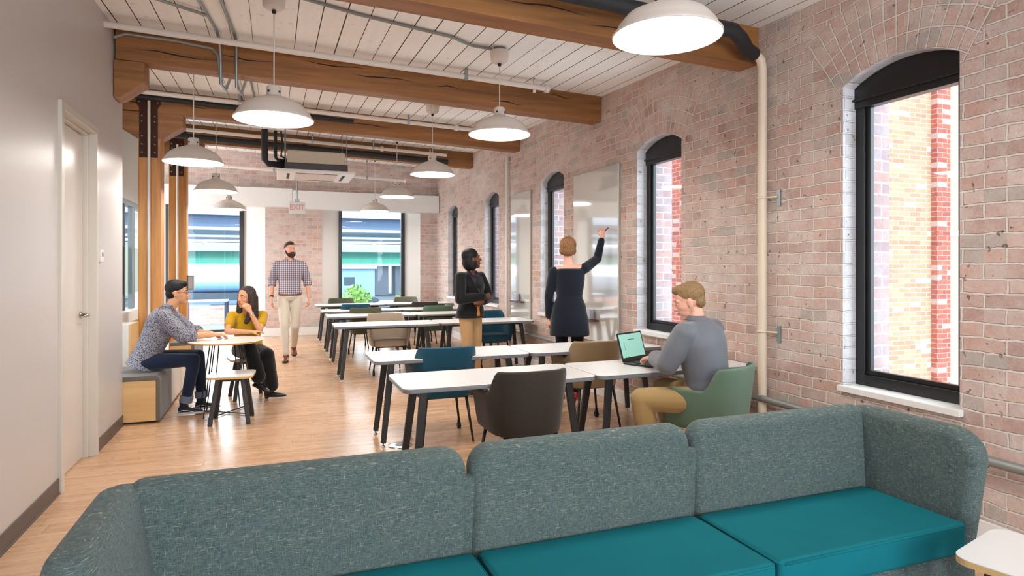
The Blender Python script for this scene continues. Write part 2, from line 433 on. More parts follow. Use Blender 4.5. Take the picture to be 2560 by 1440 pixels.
m = MB(); y = YB
for i, (a, b) in enumerate(WINS):
    y1 = (b + WINS[i+1][0])/2 if i < len(WINS)-1 else YF + .35
    wall_bay(m, y, y1, a, b, SILL[i], W, W + .42); y = y1
m.face([(W, YB, 0), (W+.42, YB, 0), (W+.42, YB, 3.95), (W, YB, 3.95)])
m.face([(W, YB, 3.95), (W+.42, YB, 3.95), (W+.42, YF+.35, 3.95), (W, YF+.35, 3.95)])
S(m.build('wall_right', BRICK))
for i, (a, b) in enumerate(WINS):
    w_ = empty('window_%d' % (i+1), (W, (a+b)/2, SILL[i]), kind='structure')
    off = Matrix.Translation((-W, -(a+b)/2, -SILL[i]))
    def bld(mb, name, mt, bevel=0): return mb.build(name, mt, w_, bevel=bevel, M=off)
    mb = MB(); reveal(mb, a, b, SILL[i], W, W + .13); bld(mb, 'inner_reveal', REVEAL)
    mb = MB(); reveal(mb, a, b, SILL[i], W + .18, W + .42); bld(mb, 'outer_reveal', BRICK_OUT_DARK)
    A = arch_pts(a, b); s0 = SILL[i]
    mb = MB(); x0, x1 = W + .11, W + .17; ft = .065; hd = 2.50
    mb.box((x0, a, s0), (x1, a+ft, SPR)); mb.box((x0, b-ft, s0), (x1, b, SPR)); mb.box((x0, a+ft, s0), (x1, b-ft, s0 + .075))
    mb.prism([(a+.0, hd)] + [(p[0], p[1]) for p in A] + [(b, hd)], 'x', x0 - .01, x1)
    bld(mb, 'frame', FRAME, .004)
    mb = MB(); q = .03
    mb.box((x0+.02, a+ft, s0+.075), (x1-.005, a+ft+q, hd)); mb.box((x0+.02, b-ft-q, s0+.075), (x1-.005, b-ft, hd)); mb.box((x0+.02, a+ft+q, s0+.075), (x1-.005, b-ft-q, s0+.105)); mb.box((x0-.03, a, hd + .045), (x0-.008, b, hd+.06))
    bld(mb, 'sash', FRAME, .003)
    mb = MB(); mb.box((W+.145, a+ft+q-.004, s0+.1), (W+.150, b-ft-q+.004, hd+.004)); bld(mb, 'glass', SKY_GLASS)
    mb = MB(); mb.box((W - .035, a - .02, s0 - .035), (W + .12, b + .02, s0 + .004)); bld(mb, 'sill', WHITE, .004)
# left wall (painted), with the door opening
DY0, DY1, DZ = 4.85, 5.68, 2.50
m = MB(); T = 4.0
m.box((XL-.14, YB, 0), (XL, DY0, T)); m.box((XL-.14, DY1, 0), (XL, 6.64, T)); m.box((XL-.14, DY0, DZ), (XL, DY1, T))
S(m.build('wall_left', WHITE_WARM))
m = MB()
for z0, z1 in ((0, .104),):
    m.box((XL, YB, z0), (XL+.008, DY0-.045, z1)); m.box((XL, DY1+.045, z0), (XL+.008, 6.64, z1)); m.box((XL, YB, 0), (XL+.014, DY0-.045, .012))
S(m.build('baseboard_left', BASEB, bevel=.002))
d = empty('door_1', (XL, DY0, 0), kind='structure'); off = Matrix.Translation((-XL, -DY0, 0))
m = MB(); f_ = .045
for a, b in (((XL-.10, DY0-f_, 0), (XL+.022, DY0+.012, DZ+f_)), ((XL-.10, DY1-.012, 0), (XL+.022, DY1+f_, DZ+f_)), ((XL-.10, DY0+.012, DZ-.012), (XL+.022, DY1-.012, DZ+f_))): m.box(a, b)
for a, b in (((XL-.12, DY0+.012, 0), (XL-.035, DY0+.03, DZ-.012)), ((XL-.12, DY1-.03, 0), (XL-.035, DY1-.012, DZ-.012)), ((XL-.12, DY0+.012, DZ-.03), (XL-.035, DY1-.012, DZ-.012))): m.box(a, b)
m.build('door_frame', TRIMP, d, bevel=.004, M=off)
m = MB(); m.box((XL-.115, DY0+.034, .012), (XL-.07, DY1-.034, DZ-.034)); m.build('door_leaf', DOORP, d, bevel=.003, M=off)
m = MB(); hy = DY1-.10; m.tube([(XL-.07, hy, 1.10), (XL-.06, hy, 1.10)], .026, 20); m.tube([(XL-.065, hy, 1.10), (XL-.015, hy, 1.10), (XL-.012, hy-.012, 1.10), (XL-.012, hy-.12, 1.10)], [.010, .010, .011, .008], 12)
m.build('door_handle', CHROME, d, smooth=True, M=off)

# far wall: white lintel, brick piers, tall windows
F0 = YF
def xr(a, b): return a, b
m = MB(); m.box((-4.0, F0, 2.9), (W, F0+.4, 4.1))
for a, b in ((-.171, .962), (3.10, W)): m.box((a, F0, 0), (b, F0+.4, 2.95))
S(m.build('wall_far', BRICK_FAR))
m = MB(); m.box((-3.2, F0-.30, 2.69), (.36, F0, 3.07)); m.box((.37, F0-.30, 2.66), (W-.01, F0, 3.04)); S(m.build('trim_1', WHITE, bevel=.01))
for k, (a, b, fa, fb) in enumerate(((-2.62, -.171, -2.01, -.6), (.962, 3.10, 1.336, 2.755))):
    w_ = empty('window_%d' % (8+k), ((a+b)/2, F0, 0), kind='structure'); off = Matrix.Translation((-(a+b)/2, -F0, 0))
    lo = .12 if k == 0 else .50
    mb = MB(); e = .17
    mb.hexa([(a,F0+.01,0),(fa,F0+e,0),(fa,F0+e+.1,0),(a,F0+e+.1,0),(a,F0+.01,2.76),(fa,F0+e,2.76),(fa,F0+e+.1,2.76),(a,F0+e+.1,2.76)])
    mb.hexa([(fb,F0+e,0),(b,F0+.01,0),(b,F0+e+.1,0),(fb,F0+e+.1,0),(fb,F0+e,2.76),(b,F0+.01,2.76),(b,F0+e+.1,2.76),(fb,F0+e+.1,2.76)])
    mb.box((fa, F0+.01, 0), (fb, F0+.3, lo))
    mb.build('white_reveal', WHITE, w_, M=off)
    mb = MB(); y0, y1 = F0+e-.06, F0+e+.02
    for p, q in (((fa-.01, y0, lo), (fa+.055, y1, 2.70)), ((fb-.07, y0, lo), (fb+.01, y1, 2.70)), ((fa+.055, y0, lo), (fb-.07, y1, lo+.05))): mb.box(p, q)
    mb.build('frame', FRAME, w_, bevel=.004, M=off)
    mb = MB(); mb.box((fa+.05, F0+e-.03, lo+.045), (fb-.065, F0+e-.024, 2.72)); mb.build('glass', SKY_GLASS, w_, M=off)
m = MB(); m.box((-.19, F0-.025, 0), (.98, F0, .17)); m.box((3.08, F0-.025, 0), (W-.015, F0, .17)); S(m.build('baseboard_far', WHITE, bevel=.004))
m = MB(); m.box((W-.022, YB, 0), (W-.001, YF-.03, .14)); S(m.build('baseboard_right', WHITE, bevel=.004))
# back wall behind the viewer with two tall openings, left closing wall
m = MB(); m.box((-1.30, YB-.3, 0), (-.7, YB, 4)); m.box((.9, YB-.3, 0), (1.4, YB, 4)); m.box((3.0, YB-.3, 0), (W, YB, 4)); m.box((-.7, YB-.3, 2.9), (3.0, YB, 4)); m.box((-.7, YB-.3, 0), (3.0, YB, .4))
S(m.build('wall_back', WHITE_WARM))
m = MB(); m.box((-4.2, 6.5, 0), (-4.05, YF, 4.1)); S(m.build('wall_left_far', WHITE))

# office partition behind the posts
PX = -1.80
m = MB(); m.box((PX-.1, 6.64, 2.32), (PX, 10.75, 4)); m.box((PX-.1, 6.64, 0), (PX, 8.2, 2.32)); m.box((PX-.1, 8.2, 0), (PX, 10.75, .86)); S(m.build('wall_partition', mat('pale_office_paint', (214, 222, 222), .45)))
w_ = empty('window_10', (PX, 9.4, .9), kind='structure'); off = Matrix.Translation((-PX, -9.4, -.9))
GREYF = mat('grey_blue_frame', (120, 138, 150), .4)
mb = MB(); mb.box((PX-.06, 8.2, 2.26), (PX+.03, 10.75, 2.33)); mb.box((PX-.02, 9.62, .9), (PX+.03, 9.72, 2.26)); mb.build('frame_rail', GREYF, w_, M=off, bevel=.003)
mb = MB(); 
for y_ in (9.2, 9.76, 10.66): mb.box((PX-.05, y_, .9), (PX+.02, y_+.06, 2.26))
mb.build('frame', FRAME, w_, M=off, bevel=.003)
mb = MB(); mb.box((PX-.03, 8.2, .9), (PX-.024, 10.7, 2.26)); mb.build('glass', SKY_GLASS, w_, M=off)
mb = MB(); mb.box((PX-.022, 8.25, 1.10), (PX-.018, 10.65, 1.72)); mb.build('frosted_band', mat('frosted_film', (190, 224, 222), .6), w_, M=off)
mb = MB(); mb.box((PX-.05, 8.2, .76), (PX+.10, 10.75, .90)); mb.build('sill', WHITE, w_, M=off, bevel=.005)
m = MB(); m.box((PX-.06, 8.2, 0), (PX+.05, 10.75, .745)); S(m.build('trim_2', PLY))

# ================================================================== TIMBER
BEAMS = [3.815, 6.28, 8.80, 11.20]
bl = ['timber ceiling beam nearest the viewer, beside the largest lamp', 'timber ceiling beam entering the white left wall, second from the viewer',
      'timber ceiling beam resting on the nearer wooden post', 'timber ceiling beam resting on the farther wooden post, by the far brick wall']
m0 = None
CRACK = mat('dark_wood_crack', (38, 20, 10), .9)
for i, y in enumerate(BEAMS):
    xl = -1.285 if i < 2 else -2.6
    mb = MB(); h = .285
    mb.hexa([cp(xl, y, -h), cp(W-.002, y, -h), cp(W-.002, y+.22, -h), cp(xl, y+.22, -h), cp(xl, y, .01), cp(W-.002, y, .01), cp(W-.002, y+.22, .01), cp(xl, y+.22, .01)])
    b = mb.build('timber_beam', TIMBER_X, None, bevel=.008)
    tag(b, bl[i], 'ceiling beam', 'timber ceiling beams')
    rr = random.Random(i)
    mb = MB()
    for k in range(7):
        x = xl + .2 + k*.62 + rr.uniform(-.1, .2); L = rr.uniform(.3, .75); dz = -rr.uniform(.06, .22)
        if x + L > W - .1: continue
        ring = [(x + L*q, y - .0015, ceil_z(x + L*q, y) + dz + .012*math.sin(q*7+k)) for q in (0, .25, .5, .75, 1)]
        th = [.0, .004, .006, .003, .0]
        for j in range(4):
            a, c = ring[j], ring[j+1]
            mb.face([(a[0], a[1], a[2]-th[j]), (c[0], c[1], c[2]-th[j+1]), (c[0], c[1], c[2]+th[j+1]), (a[0], a[1], a[2]+th[j])])
    mb.build('drying_crack', CRACK, b)
# posts with corbel and steel plate
def post(y, lab, first):
    x0, x1 = -1.56, -1.31; top = ceil_z(-1.44, y) - .285
    root = empty('timber_post', (0, 0, 0), label=lab, cat='post', group='timber posts')
    mb = MB(); mb.box((x0, y, 0), (x1, y+.25, top-.30)); mb.build('shaft', TIMBER_Z, root, bevel=.008)
    zb = top - .32
    mb = MB(); mb.prism([(x1+.005, zb), (-1.06, zb+.17), (-1.06, top), (-1.82, top), (-1.82, zb+.17), (x0-.005, zb)], 'y', y-.005, y+.245); mb.build('corbel', TIMBER_X, root, bevel=.006)
    mb = MB(); xc = -1.44; zt = top + .24
    mb.prism([(xc-.105, top-.56), (xc+.095, top-.56), (xc+.095, top+.05), (xc+.13, top+.10), (xc+.13, zt), (xc-.14, zt), (xc-.14, top+.10), (xc-.105, top+.05)], 'y', y-.018, y-.006)
    pl = mb.build('steel_plate', STEEL, root, bevel=.002)
    for zz in (top-.50, top-.40, top-.30, top-.12, top-.05, top+.12, top+.19):
        for xx in ((-1.515, -1.375) if zz < top else (-1.545, -1.345)):
            mb = MB(); mb.cap((xx, y-.016, zz), .013, (xx, y-.024, zz), .011, 8); mb.build('bolt', GALV, pl, smooth=True)
    return rebase(root, (-1.435, y + .12, 0))
post(8.808, 'nearer wooden post with dark bolted steel plate and white conduit', 1)
post(11.208, 'farther wooden post with bolted steel plate, behind the seated man', 0)
# corbel in the white wall under the second beam
y = 6.28; top = ceil_z(-1.1, y) - .285
mb = MB(); mb.prism([(-1.296, top-.33), (-1.24, top-.32), (-1.06, top-.17), (-1.06, top), (-1.296, top)], 'y', y-.004, y+.224)
tag(mb.build('timber_corbel', TIMBER_X, bevel=.006), 'wooden corbel under the beam, coming out of the white left wall', 'corbel')

# ================================================================== PENDANT LAMPS
LAMPS = [(1.87, 2.70, 2.635), (1.87, 5.23, 2.63), (1.84, 7.62, 2.60), (1.84, 10.02, 2.57), (1.86, 12.5, 2.55),
         (0.0, 4.82, 2.52), (-.74, 6.88, 2.485), (-.73, 9.3, 2.47), (-.73, 11.9, 2.45)]
LL = ['largest white dome lamp at the top of the photo, nearest the viewer', 'white dome pendant lamp hanging right of centre below the second beam',
      'white dome pendant lamp above the standing woman in the black blazer', 'small white dome pendant lamp right of the ceiling air conditioner',
      'faint white dome lamp in front of the right far window', 'large white dome pendant lamp hanging left of centre',
      'white dome pendant lamp beside the nearer wooden post', 'small white dome lamp right of the farther wooden post', 'faint small white dome lamp in front of the left far window']
def make_lamp(x, y, z):
    root = empty('pendant_lamp', (x, y, z), group='white dome pendant lamps', cat='pendant lamp')
    R = .275
    prof = [(R, 0), (R+.002, .010), (R-.012, .022), (R-.028, .055), (R-.07, .105), (R-.13, .135), (.10, .155), (.062, .168), (.050, .175), (.050, .235), (.040, .245), (.0, .248)]
    mb = MB(); rs = []
    for r, h in prof: rs.append((max(r, .001), h))
    mb.lathe(rs); o = mb.build('lamp_shade', SHADE, root, smooth=True); solid(o, .004, -1)
    mb = MB(); mb.lathe([(.001, .028), (.12, .026), (R-.034, .022), (R-.026, .030), (R-.03, .034)]); mb.build('glowing_lens', GLOW, root, smooth=True)
    for k in range(4):
        a = PI/4 + k*PI/2; mb = MB(); mb.cap((.049*math.cos(a), .049*math.sin(a), .20), .008, (.052*math.cos(a), .052*math.sin(a), .20), .008, 8); mb.build('vent_hole', BLACK, o, smooth=True)
    return root
first_lamp = make_lamp(0, 0, 0)
first_lamp.location = LAMPS[0]
lamp_roots = [first_lamp] + [copy_tree(first_lamp, p) for p in LAMPS[1:]]
for i, (x, y, z) in enumerate(LAMPS):
    r = lamp_roots[i]; r['label'] = LL[i]
    H = ceil_z(x, y) - z
    mb = MB(); mb.tube([(0, 0, .245), (0, 0, H-.13)], .0045, 8); mb.build('cord', SHADE, r, smooth=True)
    mb = MB(); mb.lathe([(.001, H-.165), (.014, H-.16), (.016, H-.14), (.001, H-.138)]); mb.build('cord_grip', BLACK, r, smooth=True)
    mb = MB(); mb.lathe([(.001, H-.135), (.05, H-.135), (.075, H-.115), (.085, H-.035), (.085, H-.03), (.001, H-.03)], n=28); mb.build('canopy', SHADE, r, smooth=True)
    mb = MB(); mb.lathe([(.001, H-.032), (.055, H-.032), (.055, H-.004), (.001, H-.004)], n=8); mb.build('junction_box', GREYPIPE, r)

# ================================================================== PIPES
def pipe(name, pts, r, mt, lab, cat, group=None, n=12, smooth=True):
    mb = MB(); mb.tube(pts, r, n); o = mb.build(name, mt, smooth=smooth, flat_angle=50); tag(o, lab, cat, group); return o
def sprinkler(y, xl, xr_, dz, lab, hang, heads, couplers=()):
    r = .028
    o = pipe('sprinkler_pipe', [(xl, y, ceil_z(xl, y)+dz), (xr_, y, ceil_z(xr_, y)+dz)], r, PIPE_WHITE, lab, 'sprinkler pipe', 'white sprinkler pipes')
    for x in hang:
        z = ceil_z(x, y); mb = MB(); mb.tube([(x, y-.03, z-.002), (x, y-.03, z+dz-.0)], .006, 8); mb.box((x-.012, y-.036, z-.004), (x+.012, y+.0, z-.10)); mb.tube([(x-.018, y, z+dz), (x+.018, y, z+dz)], .036, 14); mb.build('hanger', GALV, o)
    for x in heads:
        z = ceil_z(x, y)+dz; mb = MB(); mb.tube([(x, y, z+.02), (x, y, z+.075)], .012, 10); mb.tube([(x, y, z-.02), (x, y, z-.06)], .016, 10); mb.build('sprinkler_head', PIPE_WHITE, o, smooth=True)
        mb = MB(); mb.tube([(x, y, z+.075), (x, y, z+.10)], [.008, .012], 8); mb.build('sprinkler_tip', mat('copper_tip', (176, 104, 70), .4, metal=.6), o, smooth=True)
    for x in couplers:
        z = ceil_z(x, y)+dz; mb = MB(); mb.tube([(x-.025, y, z), (x+.025, y, z)], .042, 14); mb.build('coupling', PIPE_WHITE, o, smooth=True)
    return o
sprinkler(5.98, -1.6, 2.66, -.085, 'white sprinkler pipe along the second beam, ending with an elbow', (1.78,), (2.52,), (2.66,))
sprinkler(8.52, -2.2, 3.1, -.10, 'white sprinkler pipe along the beam above the nearer post', (1.72, -.4), (2.95,), (2.4,))
sprinkler(10.95, -2.2, 2.9, -.13, 'white sprinkler pipe passing behind the ceiling air conditioner', (1.6, .6), (2.6,), (1.75,))
sprinkler(13.2, -1.6, 2.6, -.42, 'white sprinkler pipe lowest down in front of the far brick wall', (0.0, 1.8), (2.3,), (2.6,))
pipe('insulated_pipe', [(-2.5, 8.62, ceil_z(-2.5, 8.6)-.13), (1.0, 8.62, ceil_z(1, 8.6)-.155)], .032, BLACK, 'black insulated pipe beside the beam on the nearer post', 'pipe')
pipe('insulated_pipe', [(-2.5, 11.05, ceil_z(-2.5, 11)-.215), (2.95, 11.05, ceil_z(2.95, 11)-.235)], .048, BLACK, 'black insulated pipe under the farthest beam', 'pipe')
z = ceil_z(1.3, 3.6)
pipe('insulated_pipe', [(-.2, 3.60, ceil_z(-.2, 3.6)-.11), (2.75, 3.60, ceil_z(2.75, 3.6)-.155), (3.05, 3.60, 3.145), (3.14, 3.62, 3.10), (3.24, 3.68, 3.06), (3.34, 3.72, 3.045)], .052, BLACK, 'black insulated pipe running behind the largest lamp', 'pipe', n=16)
dp = pipe('downpipe', [(3.33, 3.72, 3.045), (3.38, 3.72, 3.035), (3.408, 3.72, 3.01), (3.42, 3.72, 2.96), (3.42, 3.72, .02)], .034, PIPE_CREAM, 'cream downpipe fixed to the brick wall beside the near window', 'downpipe', n=18)
for z in (1.98, .98):
    mb = MB(); mb.tube([(3.42, 3.72, z-.008), (3.42, 3.72, z+.008)], .039, 18); mb.tube([(3.42, 3.70, z), (3.46, 3.61, z)], .007, 8); mb.build('pipe_clamp', PIPE_CREAM, dp, smooth=True)
    mb = MB(); mb.box((3.462, 3.585, z-.07), (3.474, 3.615, z+.05)); mb.build('clamp_bracket', GALV, dp)
pipe('downpipe', [(3.43, 9.25, 3.2), (3.43, 9.25, .15)], .022, PIPE_WHITE, 'thin white vertical pipe between the two far whiteboard windows', 'pipe')
pipe('wall_rail_pipe', [(3.40, -1, .47), (3.40, 10.8, .50)], .026, GREYPIPE, 'long grey horizontal pipe low along the brick wall', 'pipe', n=14)
# conduits
pipe('conduit', [(-.66, 3.95, ceil_z(-.66, 3.95)-.02), (-.55, 5.0, ceil_z(-.55, 5)-.02), (-.46, 5.9, ceil_z(-.5, 5.9)-.02), (-.45, 6.1, 3.46), (-.45, 6.22, 3.30), (-.45, 6.24, 3.12), (-.42, 6.40, 3.11), (-.40, 7.2, ceil_z(-.4, 7.2)-.03), (-.38, 8.7, ceil_z(-.4, 8.7)-.03)], .013, GALV, 'steel conduit crossing the ceiling nearest the left wall, bending around the beam', 'conduit', 'steel conduits')
pipe('conduit', [(-.46, 3.95, ceil_z(-.46, 3.95)-.02), (-.38, 5.0, ceil_z(-.38, 5)-.02), (-.32, 5.95, ceil_z(-.32, 6)-.02), (-.32, 6.2, 3.48), (-.32, 6.24, 3.10), (-.29, 6.42, 3.09), (-.25, 7.2, ceil_z(-.25, 7.2)-.03), (-.22, 8.7, ceil_z(-.25, 8.7)-.03)], .013, GALV, 'steel conduit crossing the ceiling, right one of the close pair', 'conduit', 'steel conduits')
pipe('conduit', [(-.3, 4.0, ceil_z(-.3, 4)-.02), (0.0, 4.75, ceil_z(0, 4.8)-.02), (.6, 4.95, ceil_z(.6, 5)-.018), (1.4, 5.1, ceil_z(1.4, 5.1)-.018), (1.6, 5.22, ceil_z(1.6, 5.2)-.02), (1.80, 5.23, ceil_z(1.8, 5.2)-.02)], .013, GREYPIPE, 'grey conduit snaking along the ceiling between the two nearest centre lamps', 'conduit')
pipe('conduit', [(-1.28, 5.2, ceil_z(-1.28, 5.2)-.02), (-1.1, 5.35, ceil_z(-1.1, 5.3)-.018), (-.9, 5.3, ceil_z(-.9, 5.3)-.018), (-.5, 5.5, ceil_z(-.5, 5.5)-.035)], .013, GREYPIPE, 'short wavy grey conduit in the upper left ceiling corner', 'conduit')
pipe('conduit', [(-1.28, 6.2, 3.42), (-1.2, 6.24, 3.475), (-.8, 6.24, 3.462), (-.52, 6.24, 3.43), (-.47, 6.23, 3.36), (-.46, 6.24, 3.2), (-.44, 6.26, 3.13)], .013, GREYPIPE, 'thin curved conduit on the face of the second beam', 'conduit')
pipe('conduit', [(-1.15, 6.9, ceil_z(-1.15, 6.9)-.02), (-.4, 6.98, ceil_z(-.4, 7)-.02)], .012, GREYPIPE, 'short conduit leading to the lamp beside the nearer post', 'conduit')
pipe('conduit', [(-1.435, 8.768, 3.5), (-1.435, 8.768, .02)], .017, PIPE_WHITE, 'thin conduit down the front of the nearer wooden post', 'conduit')
pipe('conduit', [(-1.43, 11.165, 3.4), (-1.43, 11.165, .02)], .015, PIPE_WHITE, 'thin conduit down the front of the farther wooden post', 'conduit')
pipe('conduit', [(-1.2, 9.9, ceil_z(-1.2, 9.9)-.04), (2.4, 9.9, ceil_z(2.4, 9.9)-.04)], .011, GALV, 'thin steel conduit across the ceiling above the air conditioner, front one', 'conduit')
pipe('conduit', [(-1.2, 10.4, ceil_z(-1.2, 10.4)-.04), (2.2, 10.4, ceil_z(2.2, 10.4)-.04)], .011, GALV, 'thin steel conduit across the ceiling above the air conditioner, rear one', 'conduit')

# ceiling air conditioner
ac = empty('air_conditioner', (.60, 10.2, 2.9), label='white ceiling cassette air conditioner hanging on rods near the far wall', cat='air conditioner')
mb = MB(); mb.box((-.42, -.40, .075), (.42, .40, .29)); mb.build('casing', mat('beige_metal_casing', (190, 174, 152), .5), ac, bevel=.03, seg=3)
mb = MB(); mb.box((-.45, -.42, .0), (.45, .42, .10)); mb.build('tray', mat('dark_grey_plastic', (66, 60, 62), .5), ac, bevel=.01)
mb = MB(); mb.box((-.56, -.50, -.05), (.56, .50, -.005)); fas = mb.build('fascia', WHITE, ac, bevel=.012)
mb = MB(); mb.box((-.30, -.30, -.056), (.30, .30, -.048)); mb.build('grille', mat('warm_white_plastic', (204, 190, 184), .5), fas)
mb = MB()
for a, b in (((-.3, -.40, -.053), (.3, -.36, -.047)), ((-.3, .36, -.053), (.3, .40, -.047)), ((-.42, -.3, -.053), (-.38, .3, -.047)), ((.38, -.3, -.053), (.42, .3, -.047))): mb.box(a, b)
mb.build('air_slot', BLACK, fas)
for sx in (-.44, .44):
    for sy in (-.36, .36):
        mb = MB(); mb.tube([(sx, sy, .05), (sx, sy, ceil_z(.6+sx, 10.2+sy)-2.903)], .006, 8); mb.build('rod', GALV, ac)
t_ = empty('refrigerant_pipes', (.0, 10.2, 2.9), label='black insulated pipes dropping from the ceiling into the air conditioner', cat='pipe')
mb = MB(); mb.tube([(-.13, -.1, .62), (-.13, -.1, .16), (-.08, -.08, .11), (.2, 0, .11)], .048, 14); mb.build('thick_pipe', BLACK, t_, smooth=True)
mb = MB(); mb.tube([(.02, -.05, .62), (.02, -.05, .22), (.06, -.03, .18), (.2, 0, .18)], .026, 12); mb.build('thin_pipe', BLACK, t_, smooth=True)
mb = MB(); mb.tube([(.10, -.05, .62), (.12, -.05, .42), (.10, -.05, .24), (.2, 0, .2)], .014, 10); mb.build('cable', BLACK, t_, smooth=True)

# exit sign
ex = empty('exit_sign', (.41, 12.6, 2.47), label='white hanging exit sign with red letters in front of the brick pier', cat='exit sign')
mb = MB(); mb.box((-.148, -.02, 0), (.148, .02, .225)); mb.build('sign_box', WHITE, ex, bevel=.006)
def text(s_, size, mt, name, parent, loc, rot, ext=.002):
    c = bpy.data.curves.new(name, 'FONT'); c.body = s_; c.size = size; c.extrude = ext; c.align_x = 'CENTER'; c.align_y = 'CENTER'
    o = bpy.data.objects.new(name, c); link(o); c.materials.append(mt); o.parent = parent; o.location = loc; o.rotation_euler = rot; return o
ex_t = text('EXIT', .155, mat('pale_red_letters', (232, 150, 148), .5), 'lettering', ex, (0, -.022, .112), (PI/2, 0, 0)); ex_t.scale = (.86, 1, 1)
bpy.context.view_layer.update(); _me = bpy.data.meshes.new_from_object(ex_t); _c = ex_t; ex_t = bpy.data.objects.new('lettering', _me); link(ex_t); ex_t.parent = ex; ex_t.location = _c.location; ex_t.rotation_euler = _c.rotation_euler; ex_t.scale = _c.scale; bpy.data.objects.remove(_c)
mb = MB(); mb.tube([(0, 0, .225), (0, 0, ceil_z(.41, 12.6)-2.47)], .011, 10); mb.box((-.045, -.03, .228), (.045, .03, .27)); mb.build('stem', GALV, ex)
# whiteboards
for (a, b, z0, z1, lab) in ((5.86, 6.92, .61, 2.57, 'tall glossy whiteboard the woman in dark blue writes on'), (8.33, 9.10, .70, 2.56, 'tall glossy whiteboard farther along the brick wall')):
    r = empty('whiteboard', (W-.03, (a+b)/2, z0), label=lab, cat='whiteboard', group='glossy whiteboards on the brick wall')
    h, l = z1-z0, (b-a)/2
    mb = MB(); mb.box((-.006, -l, 0), (.012, l, h)); mb.build('board', WBOARD, r, bevel=.002)
    mb = MB(); mb.box((.012, -l-.004, .003), (.029, l+.004, h-.003)); mb.build('backing', mat('board_edge', (150, 142, 130), .5), r)
    mb = MB()
    tl = .12 if a < 7 else .2
    mb.box((-.085, -tl, .23), (-.006, tl+.05, .245)); tr = mb.build('pen_tray', mat('dark_grey_plastic', (66, 60, 62), .5), r, bevel=.003)
    mb = MB(); mb.box((-.075, -.02, .246), (-.02, .09, .36)); mb.build('pen_holder', mat('silver_plastic', (170, 172, 178), .35), tr, bevel=.006)
    mb = MB(); mb.tube([(-.05, -.11, .252), (-.05, -.03, .252)], .008, 8); mb.build('marker', mat('red_plastic', (176, 40, 50), .4), tr, smooth=True)
r = empty('control_box', (-1.27, 11.36, 1.20), label='small grey box fixed to the side of the farther post', cat='control box')
mb = MB(); mb.box((-.034, -.08, -.12), (.05, .08, .12)); mb.build('housing', GREYPIPE, r, bevel=.008)
mb = MB(); mb.box((-.02, -.086, -.09), (.036, -.079, .09)); mb.build('cover', mat('silver_plastic', (170, 172, 178), .35), r)
# thermostat, floor outlet
r = empty('thermostat', (XL, 5.83, 1.55), label='small white thermostat on the left wall beside the door', cat='thermostat')
mb = MB(); mb.box((.0, -.04, -.05), (.022, .04, .05)); mb.build('housing', WHITE, r, bevel=.005)
mb = MB(); mb.box((.021, -.02, -.005), (.024, .02, .028)); mb.build('display', mat('grey_display', (110, 120, 124), .3), r)
r = empty('floor_outlet', (.965, 5.12, 0), label='round silver floor outlet cover beside the second table row', cat='floor outlet')
mb = MB(); mb.lathe([(.001, .006), (.085, .006), (.10, .003), (.10, 0)], n=36); mb.build('cover_plate', CHROME, r, smooth=True)
mb = MB(); mb.lathe([(.001, .009), (.04, .009), (.042, .005)], n=28); mb.build('cap', GREYPIPE, r, smooth=True)

# ================================================================== TABLES
def make_table(L, D=.60, H=.711):
    root = empty('table', (0, 0, 0), cat='table', group='white folding tables in rows')
    r = .06; l, d = L/2, D/2
    pts = []
    for cx, cy, a0 in ((l-r, d-r, 0), (-l+r, d-r, 90), (-l+r, -d+r, 180), (l-r, -d+r, 270)):
        for k in range(7): a = math.radians(a0 + 15*k); pts.append((cx + r*math.cos(a), cy + r*math.sin(a)))
    mb = MB(); mb.prism(pts, 'z', H-.007, H); mb.build('tabletop', TABLETOP, root, bevel=.003)
    mb = MB(); mb.prism([(p[0]*.9995, p[1]*.999) for p in pts], 'z', H-.032, H-.0072); mb.build('edge_band', EDGEBAND, root, bevel=.004)
    for sx in (-1, 1):
        for sy in (-1, 1):
            mb = MB(); top = (sx*(l-.16), sy*(d-.15), H-.033); bot = (sx*(l-.085), sy*(d-.095), .03)
            mb.bar(top, bot, .055, .034, (1, 0, 0), .8); lg = mb.build('leg', DARKLEG, root, bevel=.006)
            mb = MB(); mb.tube([(bot[0], bot[1], .032), (bot[0], bot[1], .008)], .007, 8); mb.tube([(bot[0], bot[1], .009), (bot[0], bot[1], .0)], .016, 12); mb.build('foot_glide', CHROME, lg, smooth=True)
        mb = MB(); mb.bar((sx*(l-.16), -d+.14, H-.052), (sx*(l-.16), d-.14, H-.052), .045, .035); mb.build('cross_bar', DARKLEG, root, bevel=.004)
    mb = MB(); mb.bar((-l+.16, 0, H-.055), (l-.16, 0, H-.055), .03, .04, (0, 1, 0)); mb.build('beam', DARKLEG, root)
    return root
LT = 1.345
ROWS = [(3.825, 'front row'), (5.03, 'second row'), (8.075, 'third row, behind the woman in the blazer'), (9.67, 'fourth row'), (10.83, 'fifth row'), (12.5, 'farthest row')]
t0 = None
for i, (y, nm) in enumerate(ROWS):
    for k, (xc, sd) in enumerate(((.745 + LT/2, 'left'), (.745 + LT*1.5 + .012, 'right'))):
        extra = ', under the laptop' if (i, k) == (0, 1) else ''
        lab = 'white dark-legged table, %s one in the %s%s' % (sd, nm, extra)
        dx = .0 if i != 2 else -.03
        if t0 is None: t0 = make_table(LT); t0.location = (xc, y + .30, 0); t0['label'] = lab
        else: copy_tree(t0, (xc + dx, y + .30, 0), label=lab)

